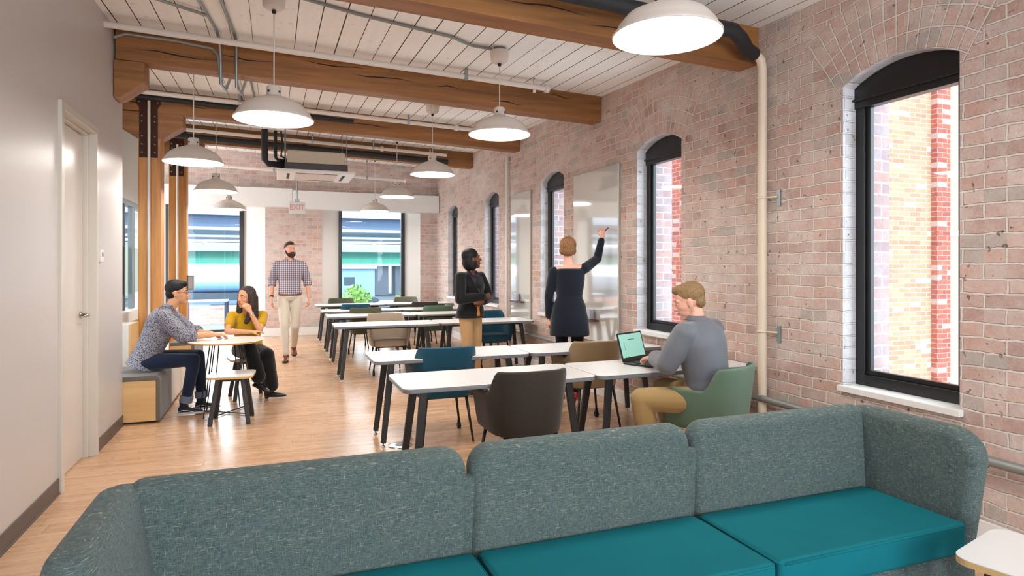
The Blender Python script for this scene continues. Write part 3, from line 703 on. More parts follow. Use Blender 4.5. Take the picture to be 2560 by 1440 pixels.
# ================================================================== CHAIRS
CH = {'teal': cloth('blue_teal_chair_fabric', (30, 78, 98), (22, 66, 86)), 'brown': cloth('dark_taupe_fabric', (58, 51, 45), (46, 40, 36)),
      'green': cloth('sage_green_fabric', (100, 124, 106), (80, 100, 80)), 'tan': cloth('tan_fabric', (150, 128, 96), (134, 112, 82)),
      'beige': cloth('beige_fabric', (176, 158, 136), (158, 140, 118)), 'olive': cloth('olive_fabric', (90, 92, 72), (78, 80, 62)), 'grey': cloth('grey_fabric', (128, 124, 112), (112, 108, 98))}
BASEFAB = CH['brown']
def make_chair():
    root = empty('armchair', (0, 0, 0), cat='chair')
    # shell: U in plan, high back sloping down to low arms
    ns, nv = 44, 12; grid = []
    def zt(s):
        a = abs(s)
        if a < .36: return .80
        if a < .56: t_ = (a-.36)/.20; t_ = t_*t_*(3-2*t_); return .80 - .155*t_
        return .645 - .02*max(0, (a-.9)/.1)**2
    for j in range(nv+1):
        v = j/nv; row = []
        for i in range(ns+1):
            s = -1 + 2*i/ns; a = s*PI/2*1.0
            top = zt(s); z = .375 + (top-.375)*v
            kx = .235 + .045*v**.7; kb = .235 + .05*v
            th = abs(s)*1.0
            # plan: straight arms forward, rounded back
            if th < .62:
                q = th/.62*PI/2; px = kx*math.sin(q)**.62; py = -kb*(math.cos(q)**.62 if math.cos(q) > 0 else 0)
            else:
                px = kx; py = (th-.62)/.38*.20
            row.append((math.copysign(px, s) if s else 0, py + .0, z))
        grid.append(row)
    mb = MB(); vs = [[mb.bm.verts.new(p) for p in row] for row in grid]
    for j in range(nv):
        for i in range(ns): mb.bm.faces.new((vs[j][i], vs[j][i+1], vs[j+1][i+1], vs[j+1][i]))
    o = mb.build('back_shell', BASEFAB, root, smooth=True); solid(o, .032, -1)
    b = o.modifiers.new('b', 'BEVEL'); b.width = .012; b.segments = 3; b.limit_method = 'ANGLE'; b.angle_limit = math.radians(50)
    mb = MB(); R = []
    for z, g_ in ((.385, .96), (.40, 1), (.455, 1.0), (.475, .97), (.480, .90)):
        R.append(((0, .015, z), (.222*g_, 0, 0), (0, .245*g_, 0)))
    mb.loft(R, 32, 4.2); mb.build('seat', BASEFAB, root, smooth=True)
    mb = MB(); mb.box((-.19, -.19, .365), (.19, .20, .384)); mb.build('under_frame', FRAME, root, bevel=.005)
    for sx in (-1, 1):
        mb = MB(); mb.tube([(sx*.18, .19, .37), (sx*.225, .225, .075)], [.013, .010], 10); lg = mb.build('leg', FRAME, root, smooth=True)
        mb = MB(); mb.tube([(sx*.225, .225, .085), (sx*.225, .225, .05)], [.012, .016], 10); mb.tube([(sx*.225-.014, .225, .026), (sx*.225+.014, .225, .026)], .026, 16); mb.build('caster', BLACK, lg, smooth=True, flat_angle=40)
        mb = MB(); mb.tube([(sx*.17, -.19, .37), (sx*.215, -.245, .004)], [.013, .009], 10); mb.build('leg', FRAME, root, smooth=True)
    return root
chair0 = make_chair()
CHAIRS = [ # x, y, rot, colour, label
 (1.555, 3.93, 0, 'brown', 'dark brown upholstered armchair pushed under the front left table'),
 (2.815, 3.58, 25, 'green', 'sage green armchair the man with the laptop sits on'),
 (1.345, 5.26, 0, 'teal', 'dark teal armchair between the first and second table rows'),
 (2.72, 5.20, 0, 'tan', 'tan armchair between the first and second rows, left of the laptop'),
 (1.47, 8.70, 180, 'beige', 'light beige armchair facing the viewer behind the third row'),
 (2.62, 10.62, 0, 'green', 'sage green armchair in the far rows, left of the woman in the blazer'),
 (2.98, 8.70, 180, 'teal', 'dark teal armchair facing the viewer, right of the woman in the blazer'),
 (1.30, 13.22, 180, 'olive', 'olive armchair at the farthest left table'),
 (1.35, 11.50, 0, 'teal', 'blue teal armchair in the far left rows'),
 (1.39, 10.50, 0, 'olive', 'dark olive armchair in the far left rows, nearest of the dark backs'),
 (2.66, 13.30, 180, 'grey', 'pale grey armchair at the farthest right table'),
 (2.64, 11.72, 0, 'brown', 'dark taupe armchair in the far right rows'),
]
for i, (x, y, rz, c, lab) in enumerate(CHAIRS):
    if i == 0: chair0.location = (x, y, 0); chair0['label'] = lab; chair0['group'] = 'upholstered armchairs at the tables'
    else: copy_tree(chair0, (x, y, 0), math.radians(rz), lab, cm={BASEFAB.name: CH[c]})

# ================================================================== SOFA
so = empty('sofa', (1.08, 1.9, 0), label='long teal grey tweed sofa with three teal seat cushions in the foreground', cat='sofa')
SX, SY = 1.08, 1.9
def padded(name, poly_top, poly_bot, z0, z1, mt, rad, parent, prism_fn=None): pass
def pad(name, c8, mt, parent, rad=.05, seg=5):
    mb = MB(); mb.hexa([(p[0]-SX, p[1]-SY, p[2]) for p in c8]); return mb.build(name, mt, parent, bevel=rad, seg=seg)
ZT, ZS = .815, .46
def back_panel(xa, xb, xab=None, xbb=None, rl_=True, rr_=True):
    xab = xa if xab is None else xab; xbb = xb if xbb is None else xbb
    yi, yo, lean = 2.115, 2.225, .035
    mb = MB(); e = .045
    # rounded top corners: build front outline then extrude along depth
    def outline(yt):
        pts = []; r = .085
        def P(u, z):
            t_ = (z-.30)/(ZT-.30); x = (xab + (xa-xab)*t_) + ((xbb + (xb-xbb)*t_) - (xab + (xa-xab)*t_))*u
            return (x-SX, yt + lean*t_ - SY, z)
        Wd = xb-xa; ru = r/Wd
        pts = [P(0, .30), P(1, .30)]
        if rr_:
            for k in range(7): a = PI/2*k/6; pts.append(P(1-ru+ru*math.cos(a), ZT-r+r*math.sin(a)))
        else: pts.append(P(1, ZT))
        if rl_:
            for k in range(7): a = PI/2+PI/2*k/6; pts.append(P(ru+ru*math.cos(a), ZT-r+r*math.sin(a)))
        else: pts.append(P(0, ZT))
        return pts
    mb.rings([outline(yi), outline(yo)]); return mb.build('back_cushion', TWEED, so, bevel=e, seg=5)
back_panel(-.42, .65, -.34, .65, rl_=False); back_panel(.662, 1.612); back_panel(1.624, 2.60, 1.624, 2.60, rr_=False)
def arm(sx, xi_t, xi_b, y1, th=.105):
    """arm leaning outwards; sx = side"""
    mb = MB()
    def outline(o):
        pts = []; r = .10
        def P(y, z):
            t_ = (z-.26)/(ZT-.26); return (xi_b + (xi_t-xi_b)*t_ + sx*o - SX, y - SY, z)
        yb = 2.262 - max(0, o)*.85; pts.append(P(yb, .26)); pts.append(P(yb, ZT))
        for k in range(8): a = PI/2 + PI/2*k/7; pts.append(P(y1+.12+.12*math.cos(a), ZT-.12+.12*math.sin(a)))
        pts.append(P(y1 + .05, .32)); pts.append(P(y1+.08, .26))
        return pts
    mb.rings([outline(0), outline(th)]); return mb.build('arm', TWEED, so, bevel=.045, seg=5)
arm(1, 2.565, 2.555, 1.64); arm(-1, -.385, -.28, 1.60, .115)
mb = MB(); mb.box((-.34-SX, 1.68-SY, .20), (2.64-SX, 2.20-SY, .34)); mb.build('base', TWEED, so, bevel=.03, seg=4)
mb = MB(); mb.box((-.36-SX, 2.155-SY, .28), (2.62-SX, 2.20-SY, .715)); mb.build('back_board', TWEED, so, bevel=.012)
for a, b in ((-.30, .66), (.672, 1.60), (1.612, 2.55)):
    mb = MB(); z0, z1 = .335, ZS
    mb.box((a-SX, 1.665-SY, z0), (b-SX, 2.125-SY, z1)); cu = mb.build('seat_cushion', TEAL, so, bevel=.022, seg=4)
    for z_ in (z1-.006, ):
        mb = MB(); q = .018; P_ = [(a+q-.008, 1.67), (b-q+.008, 1.67), (b-.01, 1.69), (b-.01, 2.10), (a+.01, 2.10), (a+.01, 1.69)]
        P_ = [(a+.02, 1.668), (b-.02, 1.668), (b-.004, 1.684), (b-.004, 2.10)] 
        mb.tube([(p[0]-SX, p[1]-SY, z_-.004) for p in P_], .005, 8); mb.tube([(a+.004-SX, 2.10-SY, z_-.004), (a+.004-SX, 1.684-SY, z_-.004), (a+.02-SX, 1.668-SY, z_-.004)], .005, 8); mb.build('piping', TEAL, cu, smooth=True)
for x, y in ((2.47, 1.70), (2.47, 2.12), (-.27, 1.70), (-.27, 2.12), (1.1, 1.72), (1.1, 2.12)):
    mb = MB(); mb.bar((x-SX, y-SY, .21), (x-SX, y-SY, .0), .05, .05, (1, 0, 0), .7); mb.build('leg', OAK, so, bevel=.006)

# rug
RUG = mat('blue_grey_rug', (110, 122, 140), .95, spec=.1); t = NT(RUG); P = t.pos(); n1 = t.noise(P, 9, 4, .7); n2 = t.noise(P, 60, 3)
t.color(t.mix(t.mrange(n1, .42, .58), srgb(70, 84, 108), srgb(176, 180, 186))); t.bump(n2, .4, .004)
mb = MB(); mb.box((.4, -1.0, .001), (3.0, 1.78, .012)); tag(mb.build('rug', RUG, bevel=.004), 'mottled blue and grey rug under the front of the sofa', 'rug')

# ================================================================== STOOLS AND ROUND TABLE
def make_stool(h=.45, s=.20):
    root = empty('stool', (0, 0, 0), cat='stool')
    pts = []; r = .055
    for cx, cy, a0 in ((s-r, s-r, 0), (-s+r, s-r, 90), (-s+r, -s+r, 180), (s-r, -s+r, 270)):
        for k in range(7): a = math.radians(a0 + 15*k); pts.append((cx + r*math.cos(a), cy + r*math.sin(a)))
    slot = []; sl, sw = .06, .014
    for cx, a0 in ((sl-sw, -90), (-sl+sw, 90)):
        for k in range(7): a = math.radians(a0 + 30*k); slot.append((cx + sw*math.cos(a), sw*math.sin(a)))
    def slab(z0, z1, name, mt, par):
        mb = MB(); bm = mb.bm
        for z in (z0, z1):
            vo = [bm.verts.new((*p, z)) for p in pts]; vi = [bm.verts.new((*p, z)) for p in slot]
            ed = [bm.edges.new((vo[i], vo[(i+1) % len(vo)])) for i in range(len(vo))] + [bm.edges.new((vi[i], vi[(i+1) % len(vi)])) for i in range(len(vi))]
            bmesh.ops.triangle_fill(bm, edges=ed, use_beauty=True)
            if z == z0: lo, li = vo, vi
        for A, B in ((lo, vo), (li, vi)):
            for i in range(len(A)): bm.faces.new((A[i], A[(i+1) % len(A)], B[(i+1) % len(A)], B[i]))
        return mb.build(name, mt, par)
    seat = slab(h-.022, h-.003, 'seat', PLY, root); slab(h-.003, h, 'seat_laminate', TABLETOP, seat)
    for sx in (-1, 1):
        for sy in (-1, 1):
            mb = MB(); mb.bar((sx*.105, sy*.105, h-.022), (sx*.165, sy*.165, .0), .038, .038, (1, 0, 0)); mb.build('leg', DARKLEG, root, bevel=.005)
    for sy in (-1, 1):
        mb = MB(); mb.bar((-.10, sy*.105, h-.04), (.10, sy*.105, h-.04), .03, .03, (0, 1, 0)); mb.build('rail', DARKLEG, root)
    return root
st = make_stool(); st.location = (-.375, 6.50, 0); st.rotation_euler = (0, 0, math.radians(-4)); tag(st, 'white topped plywood stool with dark legs in front of the round table', None, 'plywood stools with dark legs')
copy_tree(st, (-.27, 7.60, 0), math.radians(12), 'white topped stool the woman in yellow sits on')
s2 = copy_tree(st, (2.37, 1.30, .045), math.radians(14), 'white stool with a slot handle at the right end of the sofa')
s2.location = (2.37, 1.30, .012); s2.scale = (1, 1, 1.08)
rt = empty('round_table', (-.44, 6.84, 0), label='round white table with thin black wire legs', cat='table')
mb = MB(); mb.lathe([(.001, .735), (.352, .735), (.355, .731), (.335, .716), (.001, .716)], n=64); top = mb.build('tabletop', PLY, rt)
mb = MB(); mb.lathe([(.001, .7385), (.350, .7385), (.353, .7352), (.001, .7352)], n=64); mb.build('table_laminate', mat('warm_white_laminate', (226, 216, 206), .3), top)
for k in range(4):
    a = PI/4 + k*PI/2 + .2; c_, s_ = math.cos(a), math.sin(a); n_ = (-s_, c_)
    mb = MB(); T_ = .16; B_ = .27
    p1 = (c_*T_ + n_[0]*.035, s_*T_ + n_[1]*.035, .716); p2 = (c_*B_ + n_[0]*.05, s_*B_ + n_[1]*.05, .006); p3 = (c_*B_ - n_[0]*.05, s_*B_ - n_[1]*.05, .006); p4 = (c_*T_ - n_[0]*.035, s_*T_ - n_[1]*.035, .716)
    mb.tube([p1, p2, p3, p4], .0055, 8); mb.build('leg', FRAME, rt, smooth=True)
mb = MB()
for k in range(2):
    a = PI/4 + k*PI/2 + .2; c_, s_ = math.cos(a), math.sin(a); mb.tube([(c_*.27, s_*.27, .012), (-c_*.27, -s_*.27, .012)], .0055, 8)
mb.build('floor_cross', FRAME, rt)

# ================================================================== BENCHES
GREYF2 = cloth('warm_grey_felt', (112, 106, 100), (98, 92, 88))
def bench(x0, x1, y0, y1, h, lab):
    r = empty('upholstered_bench', ((x0+x1)/2, (y0+y1)/2, 0), label=lab, cat='bench', group='plywood benches along the left')
    off = Matrix.Translation((-(x0+x1)/2, -(y0+y1)/2, 0))
    mb = MB(); mb.box((x0, y0, .02), (x1-.035, y1, h-.045)); bx = mb.build('plywood_box', PLY, r, bevel=.003, M=off)
    mb = MB(); mb.box((x0+.03, y0+.02, 0), (x1-.05, y1-.02, .021)); mb.build('plinth', BLACK, bx, M=off)
    mb = MB(); poly = [(x0, h-.044), (x1-.036, h-.044), (x1-.036, .02), (x1, .02), (x1, h-.03), (x1-.03, h), (x0, h)]
    mb.prism(poly, 'y', y0-.004, y1+.004); mb.build('felt_cover', GREYF2, r, bevel=.006, M=off)
bench(-1.75, -1.0, 6.67, 7.35, .445, 'grey felt topped plywood bench cube the man in glasses sits on')
r = empty('low_cabinet', (-1.15, 8.05, 0), label='long low white cabinet between the bench cube and the nearer post', cat='cabinet')
mb = MB(); mb.box((-.14, -.68, .03), (.135, .70, .42)); mb.build('body', WHITE, r, bevel=.004)
for q in (-.66, .03):
    mb = MB(); mb.box((.135, q, .04), (.152, q+.64, .41)); mb.build('door', WHITE, r, bevel=.003)
mb = MB(); mb.box((-.13, -.66, 0), (.12, .68, .03)); mb.build('plinth', BASEB, r)
bench(-1.27, -.98, 9.2, 10.3, .47, 'second plywood bench with grey side beyond the nearer post')
r = empty('storage_cabinet', (-1.63, 8.42, 0), label='white low cabinet with plywood edge behind the seated man', cat='cabinet')
mb = MB(); mb.box((-.11, -.22, .0), (.085, .25, .80)); mb.build('body', WHITE, r)
mb = MB(); mb.box((.085, -.222, .0), (.105, .25, .802)); mb.build('side_panel', PLY, r)

# ================================================================== PEOPLE
def skin_mat(name, col):
    m = mat(name, col, .5, spec=.35); m.node_tree.nodes['Principled BSDF'].inputs['Subsurface Weight'].default_value = .0
    t = NT(m); P = t.pos('obj'); n = t.noise(P, 30, 3); t.color(t.mix(n, srgb(*[int(q*.93) for q in col]), srgb(*[min(255, int(q*1.05)) for q in col]))); return m
def rotm(yaw, pitch=0, roll=0): return (Matrix.Rotation(math.radians(yaw), 3, 'Z') @ Matrix.Rotation(math.radians(pitch), 3, 'X') @ Matrix.Rotation(math.radians(roll), 3, 'Y'))
def hand(mb, wrist, d, n, ts, curl=.35, s=1.0, curls=None):
    """wrist point, d = direction of the fingers, n = normal of the back of the hand, ts = +1/-1 side of the thumb"""
    w_ = V(wrist); d = V(d).normalized(); n = V(n); n = (n - d*n.dot(d)).normalized(); x = d.cross(n).normalized()*ts
    L = .088*s
    def pt(a, b, c): return w_ + d*a*s + x*b*s + n*c*s
    mb.loft([(pt(-.012, 0, 0), x*.026*s, n*.019*s), (pt(.02, .002, 0), x*.033*s, n*.017*s), (pt(.06, .002, 0), x*.040*s, n*.015*s), (pt(.088, 0, -.001), x*.039*s, n*.012*s)], 16, 2.6)
    for i, (off, ln) in enumerate(((-.029, .060), (-.010, .074), (.010, .080), (.029, .070))):
        c = (curls[i] if curls else curl); base = pt(.084, off, 0); a = 0; p = base; pts = [p]; rads = [.0098*s]
        for k, fr in enumerate((.45, .30, .25)):
            a += c*(1.0, 1.1, .8)[k]; dd = d*math.cos(a) - n*math.sin(a) + x*(off*.9 if k == 0 else 0)
            p = p + dd.normalized()*ln*fr*s; pts.append(p); rads.append((.0090, .0082, .0072)[k]*s)
        mb.chain(pts, rads, 10)
    p0 = pt(.018, .022, -.003); p1 = pt(.045, .045, -.012); p2 = pt(.072, .056, -.022 - .02*curl); p3 = pt(.094, .056, -.032 - .03*curl)
    mb.chain([p0, p1, p2, p3], [.015*s, .0125*s, .0105*s, .0085*s], 10)
def head(mb, H, R, s=1.0, fem=False):
    def q(v): return V(H) + R @ (V(v)*s)
    def el(c, r, rr=None): mb.ell(q(c), tuple(k*s for k in r), R if rr is None else R @ rr, 22, 14)
    j = .92 if fem else 1.0
    el((0, -.015, .030), (.076, .096, .090)); el((0, .020, -.012), (.066*j, .070, .080)); el((0, .036, -.055), (.053*j, .052, .052)); el((0, .056, -.093), (.028*j, .028, .024))
    el((.034, .046, -.028), (.026, .026, .024)); el((-.034, .046, -.028), (.026, .026, .024))
    mb.chain([q((0, .083, .016)), q((0, .098, -.012)), q((0, .106, -.030))], [.008*s, .010*s, .0125*s], 10)
    el((.011, .092, -.034), (.009, .009, .007)); el((-.011, .092, -.034), (.009, .009, .007))
    mb.chain([q((-.018, .082, -.058)), q((0, .089, -.056)), q((.018, .082, -.058))], [.005*s, .0065*s, .005*s], 8)
    mb.chain([q((-.015, .081, -.067)), q((0, .087, -.069)), q((.015, .081, -.067))], [.005*s, .0075*s, .005*s], 8)
    mb.chain([q((-.045, .066, .020)), q((-.015, .080, .018))], [.009*s, .010*s], 8); mb.chain([q((.045, .066, .020)), q((.015, .080, .018))], [.009*s, .010*s], 8)
    for sx in (-1, 1): el((sx*.078, -.010, -.012), (.009, .019, .031), Matrix.Rotation(sx*.25, 3, 'Z')); el((sx*.076, -.004, -.036), (.008, .011, .012))
def face_bits(root, H, R, s, brow, lip=(150, 84, 76), iris=(50, 36, 30)):
    def q(v): return V(H) + R @ (V(v)*s)
    EY = mat('eye_white', (196, 186, 178), .4); IR = mat('iris_%d' % iris[0], iris, .2); LP = mat('lip_%d_%d' % lip[:2], lip, .45)
    for sx in (-1, 1):
        mb = MB(); mb.ell(q((sx*.030, .0735, .001)), (.0125*s, .0105*s, .0062*s), R, 14, 10); e = mb.build('eye', EY, root, smooth=True)
        mb = MB(); mb.ell(q((sx*.030, .0815, .001)), (.0058*s, .004*s, .0056*s), R, 12, 8); mb.build('iris', IR, e, smooth=True)
        mb = MB(); mb.chain([q((sx*.016, .0885, .022)), q((sx*.032, .0835, .027)), q((sx*.048, .070, .020))], [.0035*s, .004*s, .0025*s], 8); mb.build('eyebrow', brow, root, smooth=True)
    mb = MB(); mb.chain([q((-.021, .084, -.0625)), q((0, .0935, -.0615)), q((.021, .084, -.0625))], [.0028*s, .0055*s, .0028*s], 8); mb.build('lips', LP, root, smooth=True)
def torso_secs(P, N, hv, sv, W_, g_):
    """P pelvis centre, N neck base, hv / sv unit right vectors of hips and shoulders, W_ = [(t, halfwidth, halfdepth, fwd)]"""
    P, N = V(P), V(N); up = (N-P).normalized(); out = []
    for t_, a, b, f in W_:
        s_ = (V(hv)*(1-t_) + V(sv)*t_).normalized(); s_ = (s_ - up*s_.dot(up)).normalized(); fw = up.cross(s_)
        bulge = 0
        out.append((P + (N-P)*t_ + fw*f, s_*(a+g_), fw*(b+g_)))
    return out
MALE = [(-.12, .13, .10, 0), (-.03, .158, .112, 0), (.10, .160, .112, .0), (.28, .145, .105, .005), (.5, .160, .115, .006), (.72, .178, .120, .0), (.84, .165, .100, -.006), (.94, .095, .070, -.006), (1.02, .062, .058, 0)]
FEM = [(-.12, .13, .10, 0), (-.03, .168, .115, -.005), (.10, .160, .112, .0), (.30, .122, .092, .005), (.5, .138, .105, .012), (.68, .148, .118, .022), (.86, .150, .088, -.004), (.95, .095, .066, -.006), (1.02, .052, .050, 0)]
def person(lab, loc, rz, J, st):
    root = empty('person', loc, math.radians(rz), label=lab, cat='person')
    fem = st.get('fem', False); s = st.get('s', 1.0); T_ = [(a, b*s, c*s, d*s) for a, b, c, d in (FEM if fem else MALE)]
    k = s*(.88 if fem else 1.0); H = V(J['head']); R = rotm(*J.get('hr', (0, 0)))
    hv, sv = V(J.get('hv', (1, 0, 0))), V(J.get('sv', (1, 0, 0)))
    P, N = V(J['pelvis']), V(J['neck'])
    shR, shL = V(J['sh'][0]), V(J['sh'][1])
    skin = st['skin']
    # body: one continuous surface
    mb = MB(); head(mb, H, R, st.get('hs', s), fem)
    nb = H + R @ V((0, -.020, -.075))*s
    mb.cap(N - V((0, 0, .02)), .058*k, nb, .052*k, 16); mb.cap(N + (P-N)*.08, .065*k, N, .056*k, 14)
    mb.loft(torso_secs(P, N, hv, sv, T_, -.008), 24, 2.2)
    for i in (0, 1):
        sh, el_, wr = (V(J[n_][i]) for n_ in ('sh', 'el', 'wr'))
        mb.cap(N + (sh-N)*.25 - V((0, 0, .028)), .045*k, sh, .050*k)
        mb.chain([sh, sh + (el_-sh)*.45, el_], [.050*k, .044*k, .037*k]); mb.chain([el_, el_ + (wr-el_)*.3, wr], [.037*k, .038*k, .0255*k])
        hd = J['hand'][i]; hand(mb, wr + (wr-el_).normalized()*.008, hd[0], hd[1], hd[2], hd[3], .98*k, hd[4] if len(hd) > 4 else None)
        hp, kn, an = (V(J[n_][i]) for n_ in ('hip', 'kn', 'an'))
        mb.chain([hp, hp + (kn-hp)*.5, kn], [.082*k, .068*k, .050*k]); mb.chain([kn, kn + (an-kn)*.3 + V((0, 0, 0)), an], [.050*k, .050*k, .034*k])
        td = V(J['toe'][i]).normalized(); sd_ = td.cross(V((0, 0, 1))).normalized(); uf = sd_.cross(td).normalized(); mb.chain([an, an - td*.025*k - uf*.046*k, an + td*.06*k - uf*.060*k, an + td*.13*k - uf*.070*k], [.034*k, .026*k, .019*k, .011*k])
    body = mb.build('body', skin, root); soft(body, .0058, 3)
    face_bits(root, H, R, st.get('hs', s), st['brow'], st.get('lip', (150, 84, 76)))
    if st.get('top'): st['top'](root, J, T_, k, hv, sv)
    if st.get('bottom'): st['bottom'](root, J, T_, k, hv, sv)
    if st.get('shoes'): st['shoes'](root, J, k)
    if st.get('hair'): st['hair'](root, H, R, st.get('hs', s))
    if st.get('extra'): st['extra'](root, J, H, R, s, k)
    return root
def shirt(mt, sleeve=1.0, g_=.012, hem=-.06, name='shirt', cut=1.0, flare=0.0, loose=.008, cuff=None, neck=True, vox=.0085):
    def f(root, J, T_, k, hv, sv):
        P, N = V(J['pelvis']), V(J['neck']); mb = MB()
        T2 = [(hem, T_[1][1]+flare, T_[1][2]+flare, T_[1][3])] + [q for q in T_ if q[0] > hem+.03 and q[0] < cut]
        mb.loft(torso_secs(P, N, hv, sv, T2, g_), 28, 2.3)
        for i in (0, 1):
            sh, el_, wr = (V(J[n_][i]) for n_ in ('sh', 'el', 'wr'))
            if cut > .9: mb.cap(N + (sh-N)*.28 - V((0, 0, .030)), .045*k + g_*.5, sh, .054*k + g_)
            else: mb.cap(N + (sh-N)*.8 - V((0, 0, .05)), .045*k, sh, .050*k + g_)
            if sleeve <= 1:
                e = sh + (el_-sh)*sleeve; mb.chain([sh, e], [.053*k + g_, .046*k + g_ + loose])
            else:
                e = el_ + (wr-el_)*(sleeve-1); r1 = .038*k + g_ + loose - .012*k*(sleeve-1)
                mb.chain([sh, sh + (el_-sh)*.5, el_], [.053*k + g_, .048*k + g_ + loose, .041*k + g_ + loose]); mb.chain([el_, e], [.041*k + g_ + loose, r1])
        o = mb.build(name, mt, root); soft(o, vox, 7)
        if cuff:
            for i in (0, 1):
                sh, el_, wr = (V(J[n_][i]) for n_ in ('sh', 'el', 'wr')); a = (sh + (el_-sh)*sleeve) if sleeve <= 1 else el_ + (wr-el_)*(sleeve-1); d_ = (el_-sh if sleeve <= 1 else wr-el_).normalized()
                r_ = (.046*k if sleeve <= 1 else (.038*k - .012*k*(sleeve-1))) + g_ + loose + .004
                mb = MB(); mb.tube([a - d_*.02, a - d_*.015, a + d_*.035, a + d_*.04], [r_-.004, r_, r_, r_-.005], 18); mb.build('cuff', cuff, o, smooth=True)
        return o
    return f
def trousers(mt, ln=.96, g_=.010, top=.10, wide=0.0, belt=None, name='trousers', vox=.0085, hemw=0):
    def f(root, J, T_, k, hv, sv):
        P, N = V(J['pelvis']), V(J['neck']); mb = MB()
        T2 = [(-.13, .11*k, .09*k, 0)] + [q for q in T_[1:] if q[0] < top] + [(top, T_[2][1], T_[2][2], 0)]
        mb.loft(torso_secs(P, N, hv, sv, T2, g_*.8), 28, 2.3)
        for i in (0, 1):
            hp, kn, an = (V(J[n_][i]) for n_ in ('hip', 'kn', 'an')); e = kn + (an-kn)*ln
            mb.chain([hp, hp + (kn-hp)*.5, kn], [.086*k + g_, .073*k + g_ + wide*.5, .056*k + g_ + wide]); mb.chain([kn, kn + (e-kn)*.35, e], [.056*k + g_ + wide, .054*k + g_ + wide, .042*k + g_ + wide + hemw])
        o = mb.build(name, mt, root); soft(o, vox, 3)
        if belt:
            sec = torso_secs(P, N, hv, sv, [(top-.035, T_[2][1], T_[2][2], 0), (top+.035, T_[2][1], T_[2][2], 0)], g_*.8+.006); mb = MB(); mb.loft(sec, 32, 2.3); mb.build('belt', belt, root, bevel=.003)
        return o
    return f
def shoes(mt, sole, h=.0, heel=0, low=False):
    def f(root, J, k):
        for i in (0, 1):
            an = V(J['an'][i]); td = V(J['toe'][i]).normalized(); dn = V(J.get('dn', [(0, 0, -1), (0, 0, -1)])[i]).normalized(); sd = td.cross(V((0, 0, 1))).normalized(); up = sd.cross(td).normalized()
            def q(a, b): return an + td*a*k + up*b*k
            mb = MB(); z0 = -.088 - 0
            mb.loft([(q(-.062, -.052), sd*.022*k, up*.028*k), (q(-.045, -.048), sd*.036*k, up*.038*k), (q(.0, -.048), sd*.039*k, up*.036*k), (q(.06, -.060), sd*.046*k, up*.026*k), (q(.12, -.066), sd*.044*k, up*.020*k), (q(.165, -.071), sd*.026*k, up*.013*k)], 18, 2.4)
            if not low: mb.cap(q(-.008, -.04), .042*k, q(-.010, .035), .043*k)
            s_ = mb.build('shoe', mt, root); soft(s_, .006, 2)
            mb = MB(); pts = []
            for a, w_ in ((-.072, .018), (-.05, .034), (0, .036), (.06, .046), (.12, .046), (.165, .028), (.178, .010)): pts.append((a, w_))
            ring = [q(a, z0) + sd*w_*k for a, w_ in pts] + [q(a, z0) - sd*w_*k for a, w_ in reversed(pts)]
            mb.rings([[p + up*.020*k for p in ring], [p for p in ring]]); mb.build('sole', sole, s_, bevel=.003)
            if heel:
                mb = MB(); mb.bar(q(-.045, z0 + .01), q(-.05, z0) - V((0, 0, heel)), .03, .03, tuple(sd), .4); mb.build('heel', mt, s_)
    return f
def hair_mesh(root, H, R, s, els, mt, vox=.006, chains=(), it=3):
    mb = MB()
    for c, r in els: mb.ell(V(H) + R @ (V(c)*s), tuple(q*s for q in r), R, 22, 14)
    for pts, rad in chains: mb.chain([V(H) + R @ (V(p)*s) for p in pts], [q*s for q in rad], 12)
    o = mb.build('hair', mt, root); soft(o, vox, it); return o
def hair_mat(name, c1, c2):
    m = mat(name, c1, .6, spec=.3); t = NT(m); P = t.pos('obj'); n = t.noise(t.scale(P, (240, 240, 22)), 1.0, 3); t.color(t.mix(t.mrange(n, .35, .65), srgb(*c1), srgb(*c2))); t.bump(n, .5, .003); return m
HB = hair_mat('black_hair', (12, 11, 13), (26, 24, 26)); HD = hair_mat('dark_brown_hair', (38, 27, 24), (70, 52, 46)); HBR = hair_mat('brown_hair', (96, 62, 38), (150, 108, 66)); HBL = hair_mat('sandy_hair', (112, 84, 54), (152, 122, 84)); HBD = hair_mat('dark_beard', (40, 26, 20), (64, 42, 32))
SK1 = skin_mat('fair_skin', (214, 158, 132)); SK2 = skin_mat('light_tan_skin', (208, 152, 116)); SK3 = skin_mat('dark_skin', (112, 68, 48)); SK4 = skin_mat('ruddy_fair_skin', (222, 166, 144)); SK5 = skin_mat('olive_skin', (206, 148, 112))
DENIM = cloth('navy_denim', (30, 42, 66), (20, 28, 48)); CREAM = cloth('cream_chino', (212, 202, 186), (196, 184, 168)); KHAKI = cloth('khaki_cloth', (176, 146, 98), (150, 122, 78)); KHAKI2 = cloth('tan_trouser_cloth', (196, 158, 112), (172, 136, 94))
MUST = cloth('mustard_jersey', (200, 156, 18), (176, 132, 8)); BLKC = cloth('black_cloth', (18, 18, 20), (12, 12, 14)); NAVY = cloth('midnight_jersey', (18, 26, 38), (12, 16, 26)); GREYJ = cloth('grey_sport_fabric', (108, 112, 120), (94, 95, 100), .6); BLAZ = cloth('black_blazer_cloth', (13, 14, 17), (8, 8, 10), .7)
LEA = mat('brown_leather', (116, 52, 26), .35); BLEA = mat('black_leather', (22, 22, 24), .3); SOLEW = mat('white_rubber', (214, 208, 200), .6); SOLED = mat('dark_sole', (40, 34, 30), .6)
REDL = mat('red_leather', (180, 34, 30), .35)
DN, UP = (0, 0, -1), (0, 0, 1)

